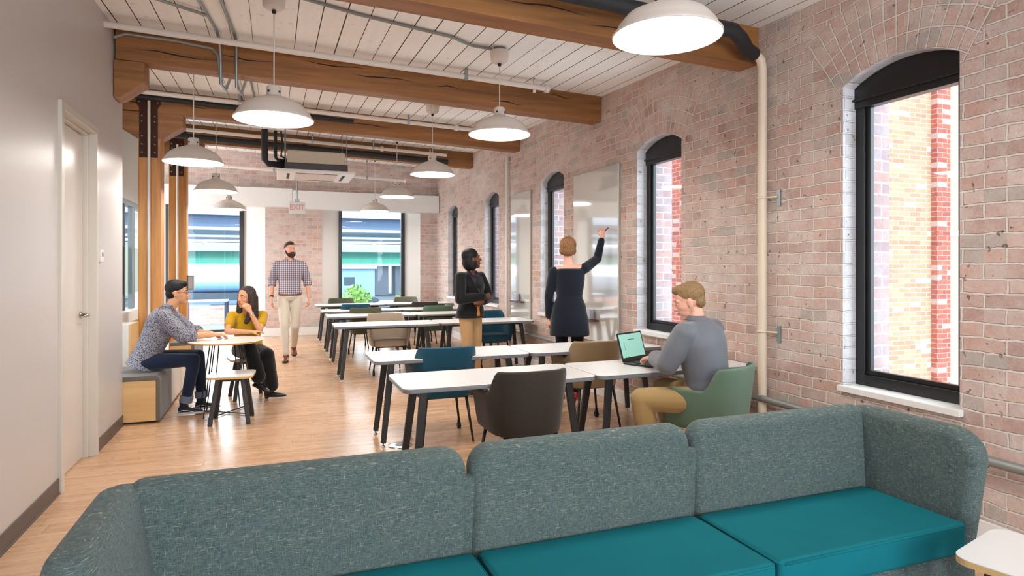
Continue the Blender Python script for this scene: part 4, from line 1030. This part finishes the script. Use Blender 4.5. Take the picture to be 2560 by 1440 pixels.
# walking man, checked shirt and cream trousers
def x_walk(root, J, H, R, s, k):
    def q(v): return V(H) + R @ (V(v)*s)
    mb = MB(); mb.ell(q((0, .042, -.078)), (.058*s, .055*s, .042*s), R); mb.ell(q((0, .058, -.100)), (.036*s, .036*s, .030*s), R)
    for sx in (-1, 1): mb.chain([q((sx*.070, .005, -.015)), q((sx*.062, .022, -.055)), q((sx*.045, .048, -.085))], [.010*s, .016*s, .02*s], 10)
    mb.chain([q((-.030, .080, -.052)), q((0, .094, -.044)), q((.030, .080, -.052))], [.009*s, .008*s, .009*s], 8)
    soft(mb.build('beard', HBD, root), .006, 2)
    w_, e_ = V(J['wr'][0]), V(J['el'][0]); d_ = (w_-e_).normalized(); mb = MB(); mb.tube([w_ - d_*.035, w_ - d_*.012], .034, 18); mb.build('wristwatch', BLEA, root, bevel=.002)
    N = V(J['neck']); mb = MB()
    for sx in (-1, 1): mb.loft([(N + V((sx*.055, .0, .015)), V((.012, 0, .004)), V((0, .055, 0))), (N + V((sx*.050, .075, -.045)), V((.022, 0, .0)), V((0, .010, .012)))], 12)
    mb.build('collar', GINGHAM, root, smooth=True)
    mb = MB(); mb.box((-.012, .128, 1.16), (.012, .134, 1.47)); 
person('bearded man in a checked shirt and cream trousers walking toward the viewer', (.235, 10.50, 0), 180,
 dict(pelvis=(0, 0, 1.0), neck=(0, .01, 1.585), head=(0, .03, 1.725), hr=(22, 4), sh=[(.19, 0, 1.48), (-.19, 0, 1.48)], el=[(.262, -.03, 1.225), (-.262, -.04, 1.225)], wr=[(.275, .06, .975), (-.285, .03, .97)],
      hand=[((.02, .15, -1), (1, .2, 0), 1, .35), ((-.02, .1, -1), (-1, .2, 0), -1, .45)],
      hip=[(.095, 0, .97), (-.095, 0, .97)], kn=[(.085, .20, .54), (-.075, .07, .52)], an=[(.065, .28, .095), (-.065, -.30, .165)], toe=[(0.1, 1, .05), (-.05, 1, -.42)]),
 dict(s=1.03, skin=SK1, brow=HBD, top=shirt(GINGHAM, 1.12, .013, .02, cuff=GINGHAM), bottom=trousers(CREAM, .92, .008, .05, belt=LEA), shoes=shoes(LEA, SOLED),
      hair=lambda r, H, R, s: hair_mesh(r, H, R, s, [((0, -.022, .046), (.0795, .092, .084)), ((0, .010, .092), (.058, .070, .040))], HBD), extra=x_walk))

# man in glasses on the bench
def x_glasses(root, J, H, R, s, k):
    def q(v): return V(H) + R @ (V(v)*s)
    mb = MB()
    for sx in (-1, 1):
        ring = [q((sx*.030 + .021*math.cos(a), .094 - .004*abs(math.cos(a)), .0 + .015*math.sin(a))) for a in [2*PI*i/16 for i in range(17)]]; mb.tube(ring, .0022, 6)
        mb.tube([q((sx*.051, .090, .004)), q((sx*.079, .05, .006)), q((sx*.080, -.01, .004))], .0022, 6)
    mb.tube([q((-.009, .098, .003)), q((.009, .098, .003))], .0022, 6); mb.build('glasses', BLEA, root, smooth=True)
    N = V(J['neck']); mb = MB(); mb.loft([(N + V((0, -.01, -.01)), V((.078, 0, 0)), V((0, .070, -.02))), (N + V((0, .008, .035)), V((.064, 0, 0)), V((0, .058, -.01)))], 22); mb.build('collar', SMALLCHK, root, smooth=True)
    for i in (0, 1):
        kn, an = V(J['kn'][i]), V(J['an'][i]); a = kn + (an-kn)*.86; d_ = (an-kn).normalized(); mb = MB(); mb.tube([a - d_*.03, a + d_*.035], [.062, .060], 18); mb.build('jeans_cuff', cloth('pale_denim', (120, 130, 148)), root, smooth=True, flat_angle=40)
def stripes_shoe(root, J, k):
    shoes(mat('navy_canvas', (26, 32, 46), .8), SOLEW)(root, J, k)
    for i in (0, 1):
        an = V(J['an'][i]); td = V(J['toe'][i]).normalized(); sd = td.cross(V((0, 0, 1))).normalized()
        for sg in (-1, 1):
            mb = MB(); mb.tube([an + td*a + sd*sg*w_ + V((0, 0, z)) for a, w_, z in ((-.05, .038, -.055), (-.01, .042, -.045), (.04, .048, -.052), (.085, .046, -.066))], .004, 6); mb.build('side_stripe', SOLEW, root, smooth=True)
        mb = MB()
        for k_ in range(4): c = an + td*(.035 + .02*k_) + V((0, 0, -.012 - .009*k_)); mb.tube([c - sd*.022, c + V((0, 0, .004)), c + sd*.022], .003, 6)
        mb.build('laces', SOLEW, root)
person('man with glasses in a small patterned grey shirt and jeans sitting on the bench', (-1.19, 7.0, 0), -90,
 dict(pelvis=(0, .0, .545), neck=(0, .215, 1.055), head=(0, .295, 1.205), hr=(0, -2), sh=[(.175, .195, .985), (-.175, .195, .985)], el=[(.215, .375, .79), (-.20, .39, .79)], wr=[(.13, .62, .785), (-.02, .60, .785)],
      hand=[((-.25, 1, -.05), (0, .1, 1), -1, .35), ((.3, 1, -.05), (0, .1, 1), 1, .3)],
      hip=[(.09, .03, .545), (-.09, .03, .545)], kn=[(.115, .455, .545), (-.10, .47, .56)], an=[(.085, .37, .10), (-.11, .50, .10)], toe=[(.05, 1, 0), (-.08, 1, 0)]),
 dict(s=.97, skin=SK2, brow=HB, top=shirt(SMALLCHK, 1.22, .020, -.12, flare=.012, cuff=SMALLCHK, loose=.014), bottom=trousers(DENIM, .90, .006, .06), shoes=stripes_shoe,
      hair=lambda r, H, R, s: hair_mesh(r, H, R, s, [((0, -.025, .052), (.084, .098, .088)), ((0, .030, .092), (.062, .062, .036)), ((0, -.055, -.01), (.070, .058, .06))], HB), extra=x_glasses))

# woman in mustard top
def x_bracelet(root, J, H, R, s, k):
    w_, e_ = V(J['wr'][1]), V(J['el'][1]); d_ = (w_-e_).normalized(); mb = MB(); mb.tube([w_ - d_*.03, w_ - d_*.015], .0285, 18); mb.build('bracelet', CHROME, root, smooth=True, flat_angle=40)
person('woman in a mustard yellow top and black trousers resting her chin on her hand', (-.27, 7.56, 0), 180,
 dict(pelvis=(0, .0, .535), neck=(0, .20, .985), head=(.015, .265, 1.13), hr=(-42, 2), sh=[(.155, .19, .93), (-.155, .19, .93)], el=[(.185, .41, .785), (-.13, .40, .785)], wr=[(-.04, .47, .782), (-.035, .385, .985)],
      hand=[((-1, .05, 0), (0, .1, 1), 1, .2), ((.55, -.05, .75), (-.3, 1, .25), 1, .75)],
      hip=[(.085, .02, .54), (-.085, .02, .53)], kn=[(-.03, .43, .60), (-.20, .37, .52)], an=[(-.13, .40, .25), (-.25, .16, .10)], toe=[(-.8, .5, -.35), (-1, .12, 0)]),
 dict(s=.95, fem=True, skin=SK5, brow=HD, lip=(190, 90, 84), top=shirt(MUST, .55, .010, .02, cut=.97, loose=.004), bottom=trousers(BLKC, .86, .014, .06, wide=.016, hemw=.01), shoes=shoes(BLEA, SOLED, low=True),
      hair=lambda r, H, R, s: hair_mesh(r, H, R, s, [((0, -.030, .045), (.086, .100, .092))], HD, chains=[([(-.070, .0, .04), (-.088, -.01, -.08), (-.085, .02, -.20), (-.07, .05, -.27)], [.034, .036, .036, .026]), ([(.070, .0, .04), (.088, -.01, -.08), (.095, -.01, -.20), (.09, .0, -.29)], [.034, .036, .036, .022]), ([(0, -.08, .03), (0, -.10, -.10), (0, -.10, -.22), (.0, -.09, -.30)], [.06, .062, .058, .035]), ([(-.05, -.07, 0), (-.06, -.08, -.22)], [.05, .045]), ([(.05, -.07, 0), (.06, -.08, -.22)], [.05, .045])]), extra=x_bracelet))

# woman in black blazer, arms crossed
def x_blazer(root, J, H, R, s, k):
    N = V(J['neck']); LAP = mat('satin_lapel', (34, 40, 54), .3)
    for sx in (-1, 1):
        mb = MB(); P_ = [N + V((sx*.062, .01, .02)), N + V((sx*.070, .085, -.06)), N + V((sx*.045, .128, -.15)), N + V((sx*.012, .135, -.25))]
        for i in range(3):
            a, b = P_[i], P_[i+1]; w0 = (.018, .036, .034, .004)[i]; w1 = (.018, .036, .034, .004)[i+1]
            mb.hexa([a - V((w0, 0, 0)), a + V((w0, 0, 0)), b + V((w1, 0, 0)), b - V((w1, 0, 0)), a + V((-w0, .014, .004)), a + V((w0, .014, .004)), b + V((w1, .014, 0)), b + V((-w1, .014, 0))])
        mb.build('lapel', LAP, root)
    mb = MB(); mb.loft([(N + V((0, .078, -.10)), V((.040, 0, 0)), V((0, .022, 0))), (N + V((0, .100, -.20)), V((.022, 0, 0)), V((0, .02, 0)))], 14); mb.build('blouse', mat('orange_print_blouse', (226, 150, 70), .7), root, smooth=True)
    mb = MB(); mb.loft([(V(J['pelvis']) + V((.01, .105, .10)), V((.035, 0, 0)), V((0, .022, 0))), (V(J['pelvis']) + V((.01, .112, -.04)), V((.045, 0, 0)), V((0, .02, 0)))], 14); mb.build('blouse_hem', mat('orange_print_blouse', (226, 150, 70), .7), root, smooth=True)
person('woman in a black blazer and tan trousers standing with her arms crossed', (2.10, 6.86, 0), -146,
 dict(pelvis=(0, 0, .93), neck=(0, .0, 1.395), head=(0, .025, 1.55), hr=(58, 8), sh=[(.18, 0, 1.345), (-.18, 0, 1.345)], el=[(.265, .07, 1.10), (-.265, .07, 1.10)], wr=[(.0, .215, 1.13), (.01, .19, 1.07)],
      hand=[((-1, -.15, .1), (-.1, 1, .1), 1, .25), ((1, -.05, .0), (.1, 1, .0), -1, .3)],
      hip=[(.085, 0, .90), (-.085, 0, .90)], kn=[(.08, .03, .50), (-.09, .02, .50)], an=[(.07, -.01, .10), (-.12, -.01, .10)], toe=[(.15, 1, 0), (-.2, 1, 0)]),
 dict(s=.98, fem=True, skin=SK3, brow=HB, lip=(140, 66, 56), top=shirt(BLAZ, 1.88, .018, -.10, 'blazer', flare=.014, loose=.006), bottom=trousers(KHAKI2, .96, .008, .03), shoes=shoes(BLEA, SOLED, low=True),
      hair=lambda r, H, R, s: hair_mesh(r, H, R, s, [((0, -.025, .045), (.086, .100, .088)), ((0, -.050, -.03), (.088, .076, .105)), ((.062, -.02, -.06), (.028, .048, .072)), ((-.062, -.02, -.06), (.028, .048, .072))], HB), extra=x_blazer))

# woman writing on the whiteboard
def dress(root, J, T_, k, hv, sv):
    P, N = V(J['pelvis']), V(J['neck']); mb = MB()
    T2 = [(-.55, .200, .150, .0), (-.38, .195, .145, 0), (-.15, .182, .135, 0)] + [q for q in T_[1:] if q[0] < .9] + [(.885, .135, .080, -.010), (.915, .100, .066, -.012)]
    mb.loft(torso_secs(P, N, hv, sv, T2, .012), 28, 2.2)
    for i in (0, 1):
        sh, el_, wr = (V(J[n_][i]) for n_ in ('sh', 'el', 'wr')); e = el_ + (wr-el_)*.86
        mb.cap(N + (sh-N)*.72 - V((0, 0, .055)), .042*k, sh, .056*k + .006); mb.chain([sh, el_, e], [.058*k + .006, .045*k + .008, .034*k + .008])
    soft(mb.build('dress', NAVY, root), .0085, 12)
def x_marker(root, J, H, R, s, k):
    mb = MB(); p = V(J['wr'][0]) + V((-.02, .05, .10)); mb.tube([p - V((.02, .05, .05)), p + V((.0, .03, .03))], .009, 10); mb.build('cuff_ring', mat('orange_band', (222, 150, 70), .5), root, smooth=True)
person('short haired woman in a long dark navy top writing on the whiteboard', (2.90, 5.93, .045), -30,
 dict(pelvis=(0, 0, .96), neck=(0, .0, 1.44), head=(-.02, .025, 1.605), hr=(8, 4), sh=[(.16, .01, 1.40), (-.165, -.01, 1.365)], el=[(.285, .17, 1.50), (-.215, -.03, 1.105)], wr=[(.335, .225, 1.73), (-.225, .05, .865)],
      hand=[((.0, .15, 1), (.3, -1, .1), -1, .9), ((.0, .15, -1), (-1, -.1, 0), -1, .4)],
      hip=[(.085, 0, .93), (-.085, 0, .93)], kn=[(.08, .03, .51), (-.08, .02, .51)], an=[(.07, -.02, .115), (-.08, -.02, .115)], toe=[(.1, 1, -.32), (-.1, 1, -.32)]),
 dict(s=1.0, fem=True, skin=SK4, brow=HBR, top=dress, bottom=trousers(BLKC, .96, .008, .03), shoes=shoes(REDL, REDL, heel=.05, low=True),
      hair=lambda r, H, R, s: hair_mesh(r, H, R, s, [((0, -.022, .042), (.090, .104, .092)), ((0, -.048, -.012), (.082, .072, .066)), ((.060, -.005, -.018), (.030, .05, .045)), ((-.060, -.005, -.018), (.030, .05, .045))], HBR)))
tag(MB().tube([(0, -.06, 0), (0, .06, 0)], .008, 10).build('marker_pen', mat('red_plastic', (176, 40, 50), .4), smooth=True), 'red marker pen held against the whiteboard by the writing woman', 'marker pen')
pen = bpy.data.objects['marker_pen']; pen.location = (3.375, 6.01, 1.86); pen.rotation_euler = (.5, .3, -.9)

# seated man at the laptop
def x_collar(root, J, H, R, s, k):
    N = V(J['neck']); mb = MB(); mb.loft([(N + V((0, -.01, -.015)), V((.080, 0, 0)), V((0, .074, 0))), (N + V((0, .006, .04)), V((.064, 0, 0)), V((0, .058, 0)))], 22); mb.build('collar', GREYJ, root, smooth=True)
person('sandy haired man in a grey pullover and khaki trousers typing on the laptop', (2.80, 3.54, 0), 22,
 dict(pelvis=(0, -.02, .565), neck=(-.06, .06, 1.09), head=(-.075, .115, 1.225), hr=(28, -18), sh=[(.135, .05, 1.025), (-.245, .05, 1.02)], sv=(1, 0, .0), el=[(.245, .18, .81), (-.285, .15, .81)], wr=[(.12, .41, .805), (-.055, .405, .80)],
      hand=[((-.15, 1, -.12), (0, .15, 1), -1, .35), ((.25, 1, -.12), (0, .15, 1), 1, .35)],
      hip=[(.10, .0, .56), (-.10, .0, .56)], kn=[(.10, .44, .555), (-.34, .32, .555)], an=[(.12, .36, .10), (-.30, .26, .10)], toe=[(.1, 1, 0), (-.4, 1, 0)]),
 dict(s=1.02, skin=SK4, brow=HBL, top=shirt(GREYJ, 1.90, .022, .0, 'pullover', loose=.012, cut=1.03), bottom=trousers(KHAKI, .95, .012, .06, wide=.008), shoes=shoes(LEA, SOLED),
      hair=lambda r, H, R, s: hair_mesh(r, H, R, s, [((0, -.026, .046), (.083, .097, .086)), ((0, -.062, -.012), (.062, .046, .056)), ((0, .025, .092), (.058, .066, .036))], HBL), extra=x_collar))

# laptop
lp = empty('laptop', (2.72, 4.17, .712), math.radians(25), label='black open laptop with a pale green screen on the front right table', cat='laptop')
mb = MB(); mb.box((-.17, -.12, 0), (.17, .12, .016)); base = mb.build('base', BLEA, lp, bevel=.004)
mb = MB()
for i in range(12):
    for j in range(4): mb.box((-.145 + i*.0245, -.01 + j*.026, .016), (-.145 + i*.0245 + .020, -.01 + j*.026 + .021, .0185))
tag(mb.build('keyboard', mat('dark_keys', (44, 46, 52), .5), base), kind='stuff')
mb = MB(); mb.box((-.05, -.095, .0155), (.05, -.035, .0168)); mb.build('touchpad', mat('grey_pad', (80, 84, 92), .4), base)
lid = MB(); lid.box((-.17, -.004, 0), (.17, .004, .225)); ld = lid.build('lid', BLEA, lp, bevel=.003); ld.location = (0, .122, .014); ld.rotation_euler = (math.radians(-16), 0, 0)
mb = MB(); mb.box((-.155, -.0052, .030), (.155, -.0042, .212)); sc = mb.build('screen', mat('pale_green_screen', (120, 170, 158), .3, emis=(150, 204, 190), es=.55), ld)
mb = MB(); mb.box((-.045, -.0062, .165), (.045, -.0052, .170)); mb.box((-.105, -.0062, .06), (-.103, -.0052, .15)); mb.build('document_lines', mat('dark_text', (50, 90, 90), .5), sc)
"""person list ends"""

# ================================================================== OUTSIDE
GRD = mat('pale_asphalt', (96, 106, 118), .9)
mb = MB(); mb.box((-120, 18.2, -2.6), (160, 260, -2.4)); mb.box((12, -30, -2.6), (160, 18.2, -2.4)); S(mb.build('ground', GRD))
mb = MB(); mb.box((-6, YF+.45, -.3), (8, 18.2, -.05)); S(mb.build('terrace_floor', GRD))
mb = MB(); mb.box((-6, 18.0, -.05), (1.0, 18.25, .42)); tag(mb.build('terrace_wall', brick_mat('pale_pink_brick', (214, 150, 140), (196, 132, 128), (226, 208, 204), (220, 186, 180), .4, bump=.1)), 'low pinkish brick wall on the terrace outside', 'wall')
# neighbouring brick building
r = empty('brick_building', (7, 7, -4), label='tall orange brick building outside the right hand windows', cat='building')
off = Matrix.Translation((-7, -7, 4))
mb = MB(); mb.box((7.0, 7.0, -4), (24, 17, 13)); mb.build('masonry', [BRICK_OUT_TAN], r, M=off)
mb = MB(); mb.box((6.93, 7.02, -4), (7.0, 17, 13)); mb.build('side_facing', BRICK_OUT_RED, r, M=off)
mb = MB(); mb.box((9.86, 6.90, -4), (10.16, 7.0, 13)); mb.build('red_pilaster', BRICK_OUT_RED, r, M=off)
mb = MB(); mb.box((10.16, 6.94, 1.95), (11, 7.0, 2.05)); mb.build('stone_band', WHITE, r, M=off)
mb = MB(); mb.box((10.16, 6.95, -4), (10.7, 7.0, 13)); mb.build('pink_bay', mat('pink_brick_paint', (140, 104, 94), .9), r, M=off)
for z in (-.4, 1.9):
    mb = MB(); mb.box((8.30, 6.95, z), (8.47, 7.01, z+.65)); f_ = mb.build('window_frame', WHITE, r, M=off)
    mb = MB(); mb.box((8.33, 6.94, z+.07), (8.44, 6.955, z+.58)); mb.build('pane', mat('blue_pane', (110, 160, 176), .15), f_, M=off)
# highway decks far beyond the far windows
GREEN = mat('green_steel_girder', (70, 150, 130), .6); CONC = mat('pale_concrete', (150, 160, 172), .85); DBL = mat('blue_grey_steel', (62, 80, 104), .7); DARKR = mat('dark_rail', (40, 54, 68), .6)
def deck(y, z0, z1, z2, lab, zr=None, gmat=GREEN, x0=-60, x1=60, slope=0):
    r = empty('highway_deck', (0, y, z0), label=lab, cat='highway', group='elevated highway decks outside')
    R_ = Matrix.Rotation(slope, 4, 'Y')
    mb = MB(); mb.box((x0, 0, 0), (x1, 10, z1-z0)); mb.build('girder', gmat, r, M=R_)
    mb = MB(); mb.box((x0, -.6, z1-z0), (x1, 10.6, z2-z0)); mb.build('parapet', CONC, r, M=R_)
    if zr:
        mb = MB()
        x = x0
        while x < x1: mb.box((x, -.3, zr-z0), (x+4.4, -.2, zr-z0+.13)); x += 4.8
        mb.build('guard_rail', DARKR, r, M=R_)
    mb = MB(); mb.box((x0, -.2, -.28), (x1, 10, 0)); mb.build('lower_flange', CONC, r, M=R_)
    return r
deck(80, 1.75, 3.2, 4.1, 'nearest elevated highway deck with green girder seen through the far windows', 4.15)
deck(104, 6.1, 6.8, 9.2, 'middle elevated highway deck with thin green girder, farther away')
deck(64, 5.1, 6.2, 7.0, 'highest elevated highway deck with blue grey underside', None, DBL)
for x in (12.6, 15.2, -20, 40):
    mb = MB(); mb.box((x, 84, -4), (x+1.7, 87, 1.7)); tag(mb.build('highway_pier', CONC), {12.6: 'concrete highway pier in the right far window, left one', 15.2: 'concrete highway pier in the right far window, right one', -20: 'concrete highway pier in the left far window', 40: 'concrete highway pier far to the right'}[x], 'pier', 'concrete highway piers')
# tank lorry, sheds, parked cars
r = empty('tank_wagon', (-5.6, 50, -2.4), label='silver tank wagon parked beyond the left far window', cat='tank wagon')
mb = MB(); mb.tube([(-2.4, 0, 2.7), (-2.2, 0, 2.7), (5.5, 0, 2.7), (5.7, 0, 2.7)], [.4, .75, .75, .4], 24); mb.build('tank', mat('blue_silver', (120, 156, 190), .4, metal=.3), r, smooth=True, flat_angle=60)
mb = MB(); mb.box((-2.6, -.6, 1.4), (5.8, .6, 1.96)); mb.build('chassis', DARKR, r)
for x in (-1.6, -.6, 4, 5):
    mb = MB(); mb.tube([(x, -.6, 1.1), (x, .6, 1.1)], .5, 18); mb.build('wheel', BLACK, r, smooth=True, flat_angle=40)
mb = MB(); mb.box((-3, -.8, 0), (6.2, .8, .6)); mb.build('siding', CONC, r)
for x, y, l, wd, h, c, lab in ((5.8, 62, 3.4, 4, 3.6, (100, 134, 168), 'pale blue building beyond the right far window'), (-13, 70, 14, 5, 3.0, (110, 132, 156), 'long low grey blue shed beyond the left far window')):
    r = empty('distant_building', (x, y, -2.4), label=lab, cat='building')
    mb = MB(); mb.box((0, 0, 0), (l, wd, h)); mb.build('wall', mat('dist_%s' % int(x), c, .8), r)
    mb = MB(); mb.box((-.2, -.2, h), (l+.2, wd+.2, h+.25)); mb.build('roof', CONC, r)
    for k in range(int(l/1.8)):
        mb = MB(); mb.box((.5+k*1.8, -.03, h-1.6), (1.5+k*1.8, .02, h-.8)); mb.build('window', DARKR, r)
car0 = empty('parked_car', (0, 0, 0), cat='car', group='parked cars outside')
mb = MB(); mb.prism([(-2.1, .3), (2.1, .3), (2.15, .8), (1.3, .95), (.7, 1.4), (-1.0, 1.42), (-1.7, .95), (-2.15, .85)], 'y', -.85, .85); mb.build('body', mat('car_blue', (84, 116, 150), .35), car0, bevel=.08, seg=2)
mb = MB(); mb.prism([(1.15, .96), (.65, 1.33), (-.95, 1.34), (-1.5, .96)], 'y', -.87, .87); mb.build('glass', DARKR, car0)
for x in (-1.3, 1.35):
    mb = MB(); mb.tube([(x, -.86, .33), (x, .86, .33)], .33, 18); mb.build('wheel', BLACK, car0, smooth=True, flat_angle=40)
CARS = [(-5.2, 38, 0, (50, 76, 110)), (-1.9, 38, 5, (120, 136, 150)), (-4.6, 44, 0, (40, 50, 64)), (4.6, 44, 3, (56, 72, 100)), (8.0, 44, 0, (100, 116, 130)), (7.0, 52, 0, (36, 46, 62)), (-3.2, 31, 8, (50, 70, 98))]
CLAB = ['blue car parked outside the left far window, leftmost', 'pale car parked beside the blue one', 'dark car parked in the row behind, left far window', 'grey blue car parked outside the right far window', 'silver car parked right of the grey blue one', 'dark car parked in the rear row, right far window', 'steel blue car parked nearest, left far window']
for i, (x, y, a, c) in enumerate(CARS):
    if i == 0: car0.location = (x, y, -2.4); car0['label'] = CLAB[0]
    else: copy_tree(car0, (x, y, -2.4), math.radians(a), CLAB[i], cm={'car_blue': mat('car_%d' % i, c, .35)})
# terrace table and bushes
r = empty('terrace_table', (-1.45, 16.0, -.05), label='dark framed terrace table outside the left far window', cat='table')
mb = MB(); mb.box((-.45, -.35, .70), (.45, .35, .73)); mb.build('tabletop', mat('pale_slab', (190, 204, 214), .5), r, bevel=.004)
for sx in (-.42, .42):
    for sy in (-.32, .32):
        mb = MB(); mb.box((sx-.025, sy-.025, 0), (sx+.025, sy+.025, .70)); mb.build('leg', DBL, r)
LEAF = mat('light_green_leaf', (120, 168, 78), .6); LEAF.node_tree.nodes['Principled BSDF'].inputs['Subsurface Weight'].default_value = 0
def bush(x, y, z, rx, rz, lab, seed, n=1400):
    rr = random.Random(seed); root = empty('bush', (x, y, z), label=lab, cat='bush', group='light green bushes outside')
    mb = MB()
    for _ in range(n):
        while True:
            p = V((rr.uniform(-1, 1), rr.uniform(-1, 1), rr.uniform(-.3, 1)))
            if .35 < p.length < 1: break
        p = V((p.x*rx, p.y*rx, p.z*rz)); s_ = rr.uniform(.035, .07)
        a = V((rr.uniform(-1, 1), rr.uniform(-1, 1), rr.uniform(-1, 1))).normalized(); b = a.orthogonal().normalized()
        mb.face([p - a*s_, p + b*s_*.5, p + a*s_, p - b*s_*.5])
    mb.build('foliage', LEAF, root)
    mb = MB(); mb.ell((0, 0, .1*rz), (rx*.72, rx*.72, rz*.7)); mb.build('leafy_core', LEAF, root, smooth=True)
    mb = MB()
    for k in range(5):
        a = k*1.26; mb.tube([(0, 0, -.6), (math.cos(a)*rx*.3, math.sin(a)*rx*.3, 0), (math.cos(a)*rx*.6, math.sin(a)*rx*.6, rz*.5)], [.025, .015, .006], 6)
    mb.build('stem', mat('bush_stem', (110, 90, 66), .8), root)
bush(1.98, 16.6, .25, .48, .75, 'light green bush in the lower left of the right far window', 1)
bush(3.35, 16.8, .20, .42, .60, 'light green bush in the lower right of the right far window', 2)
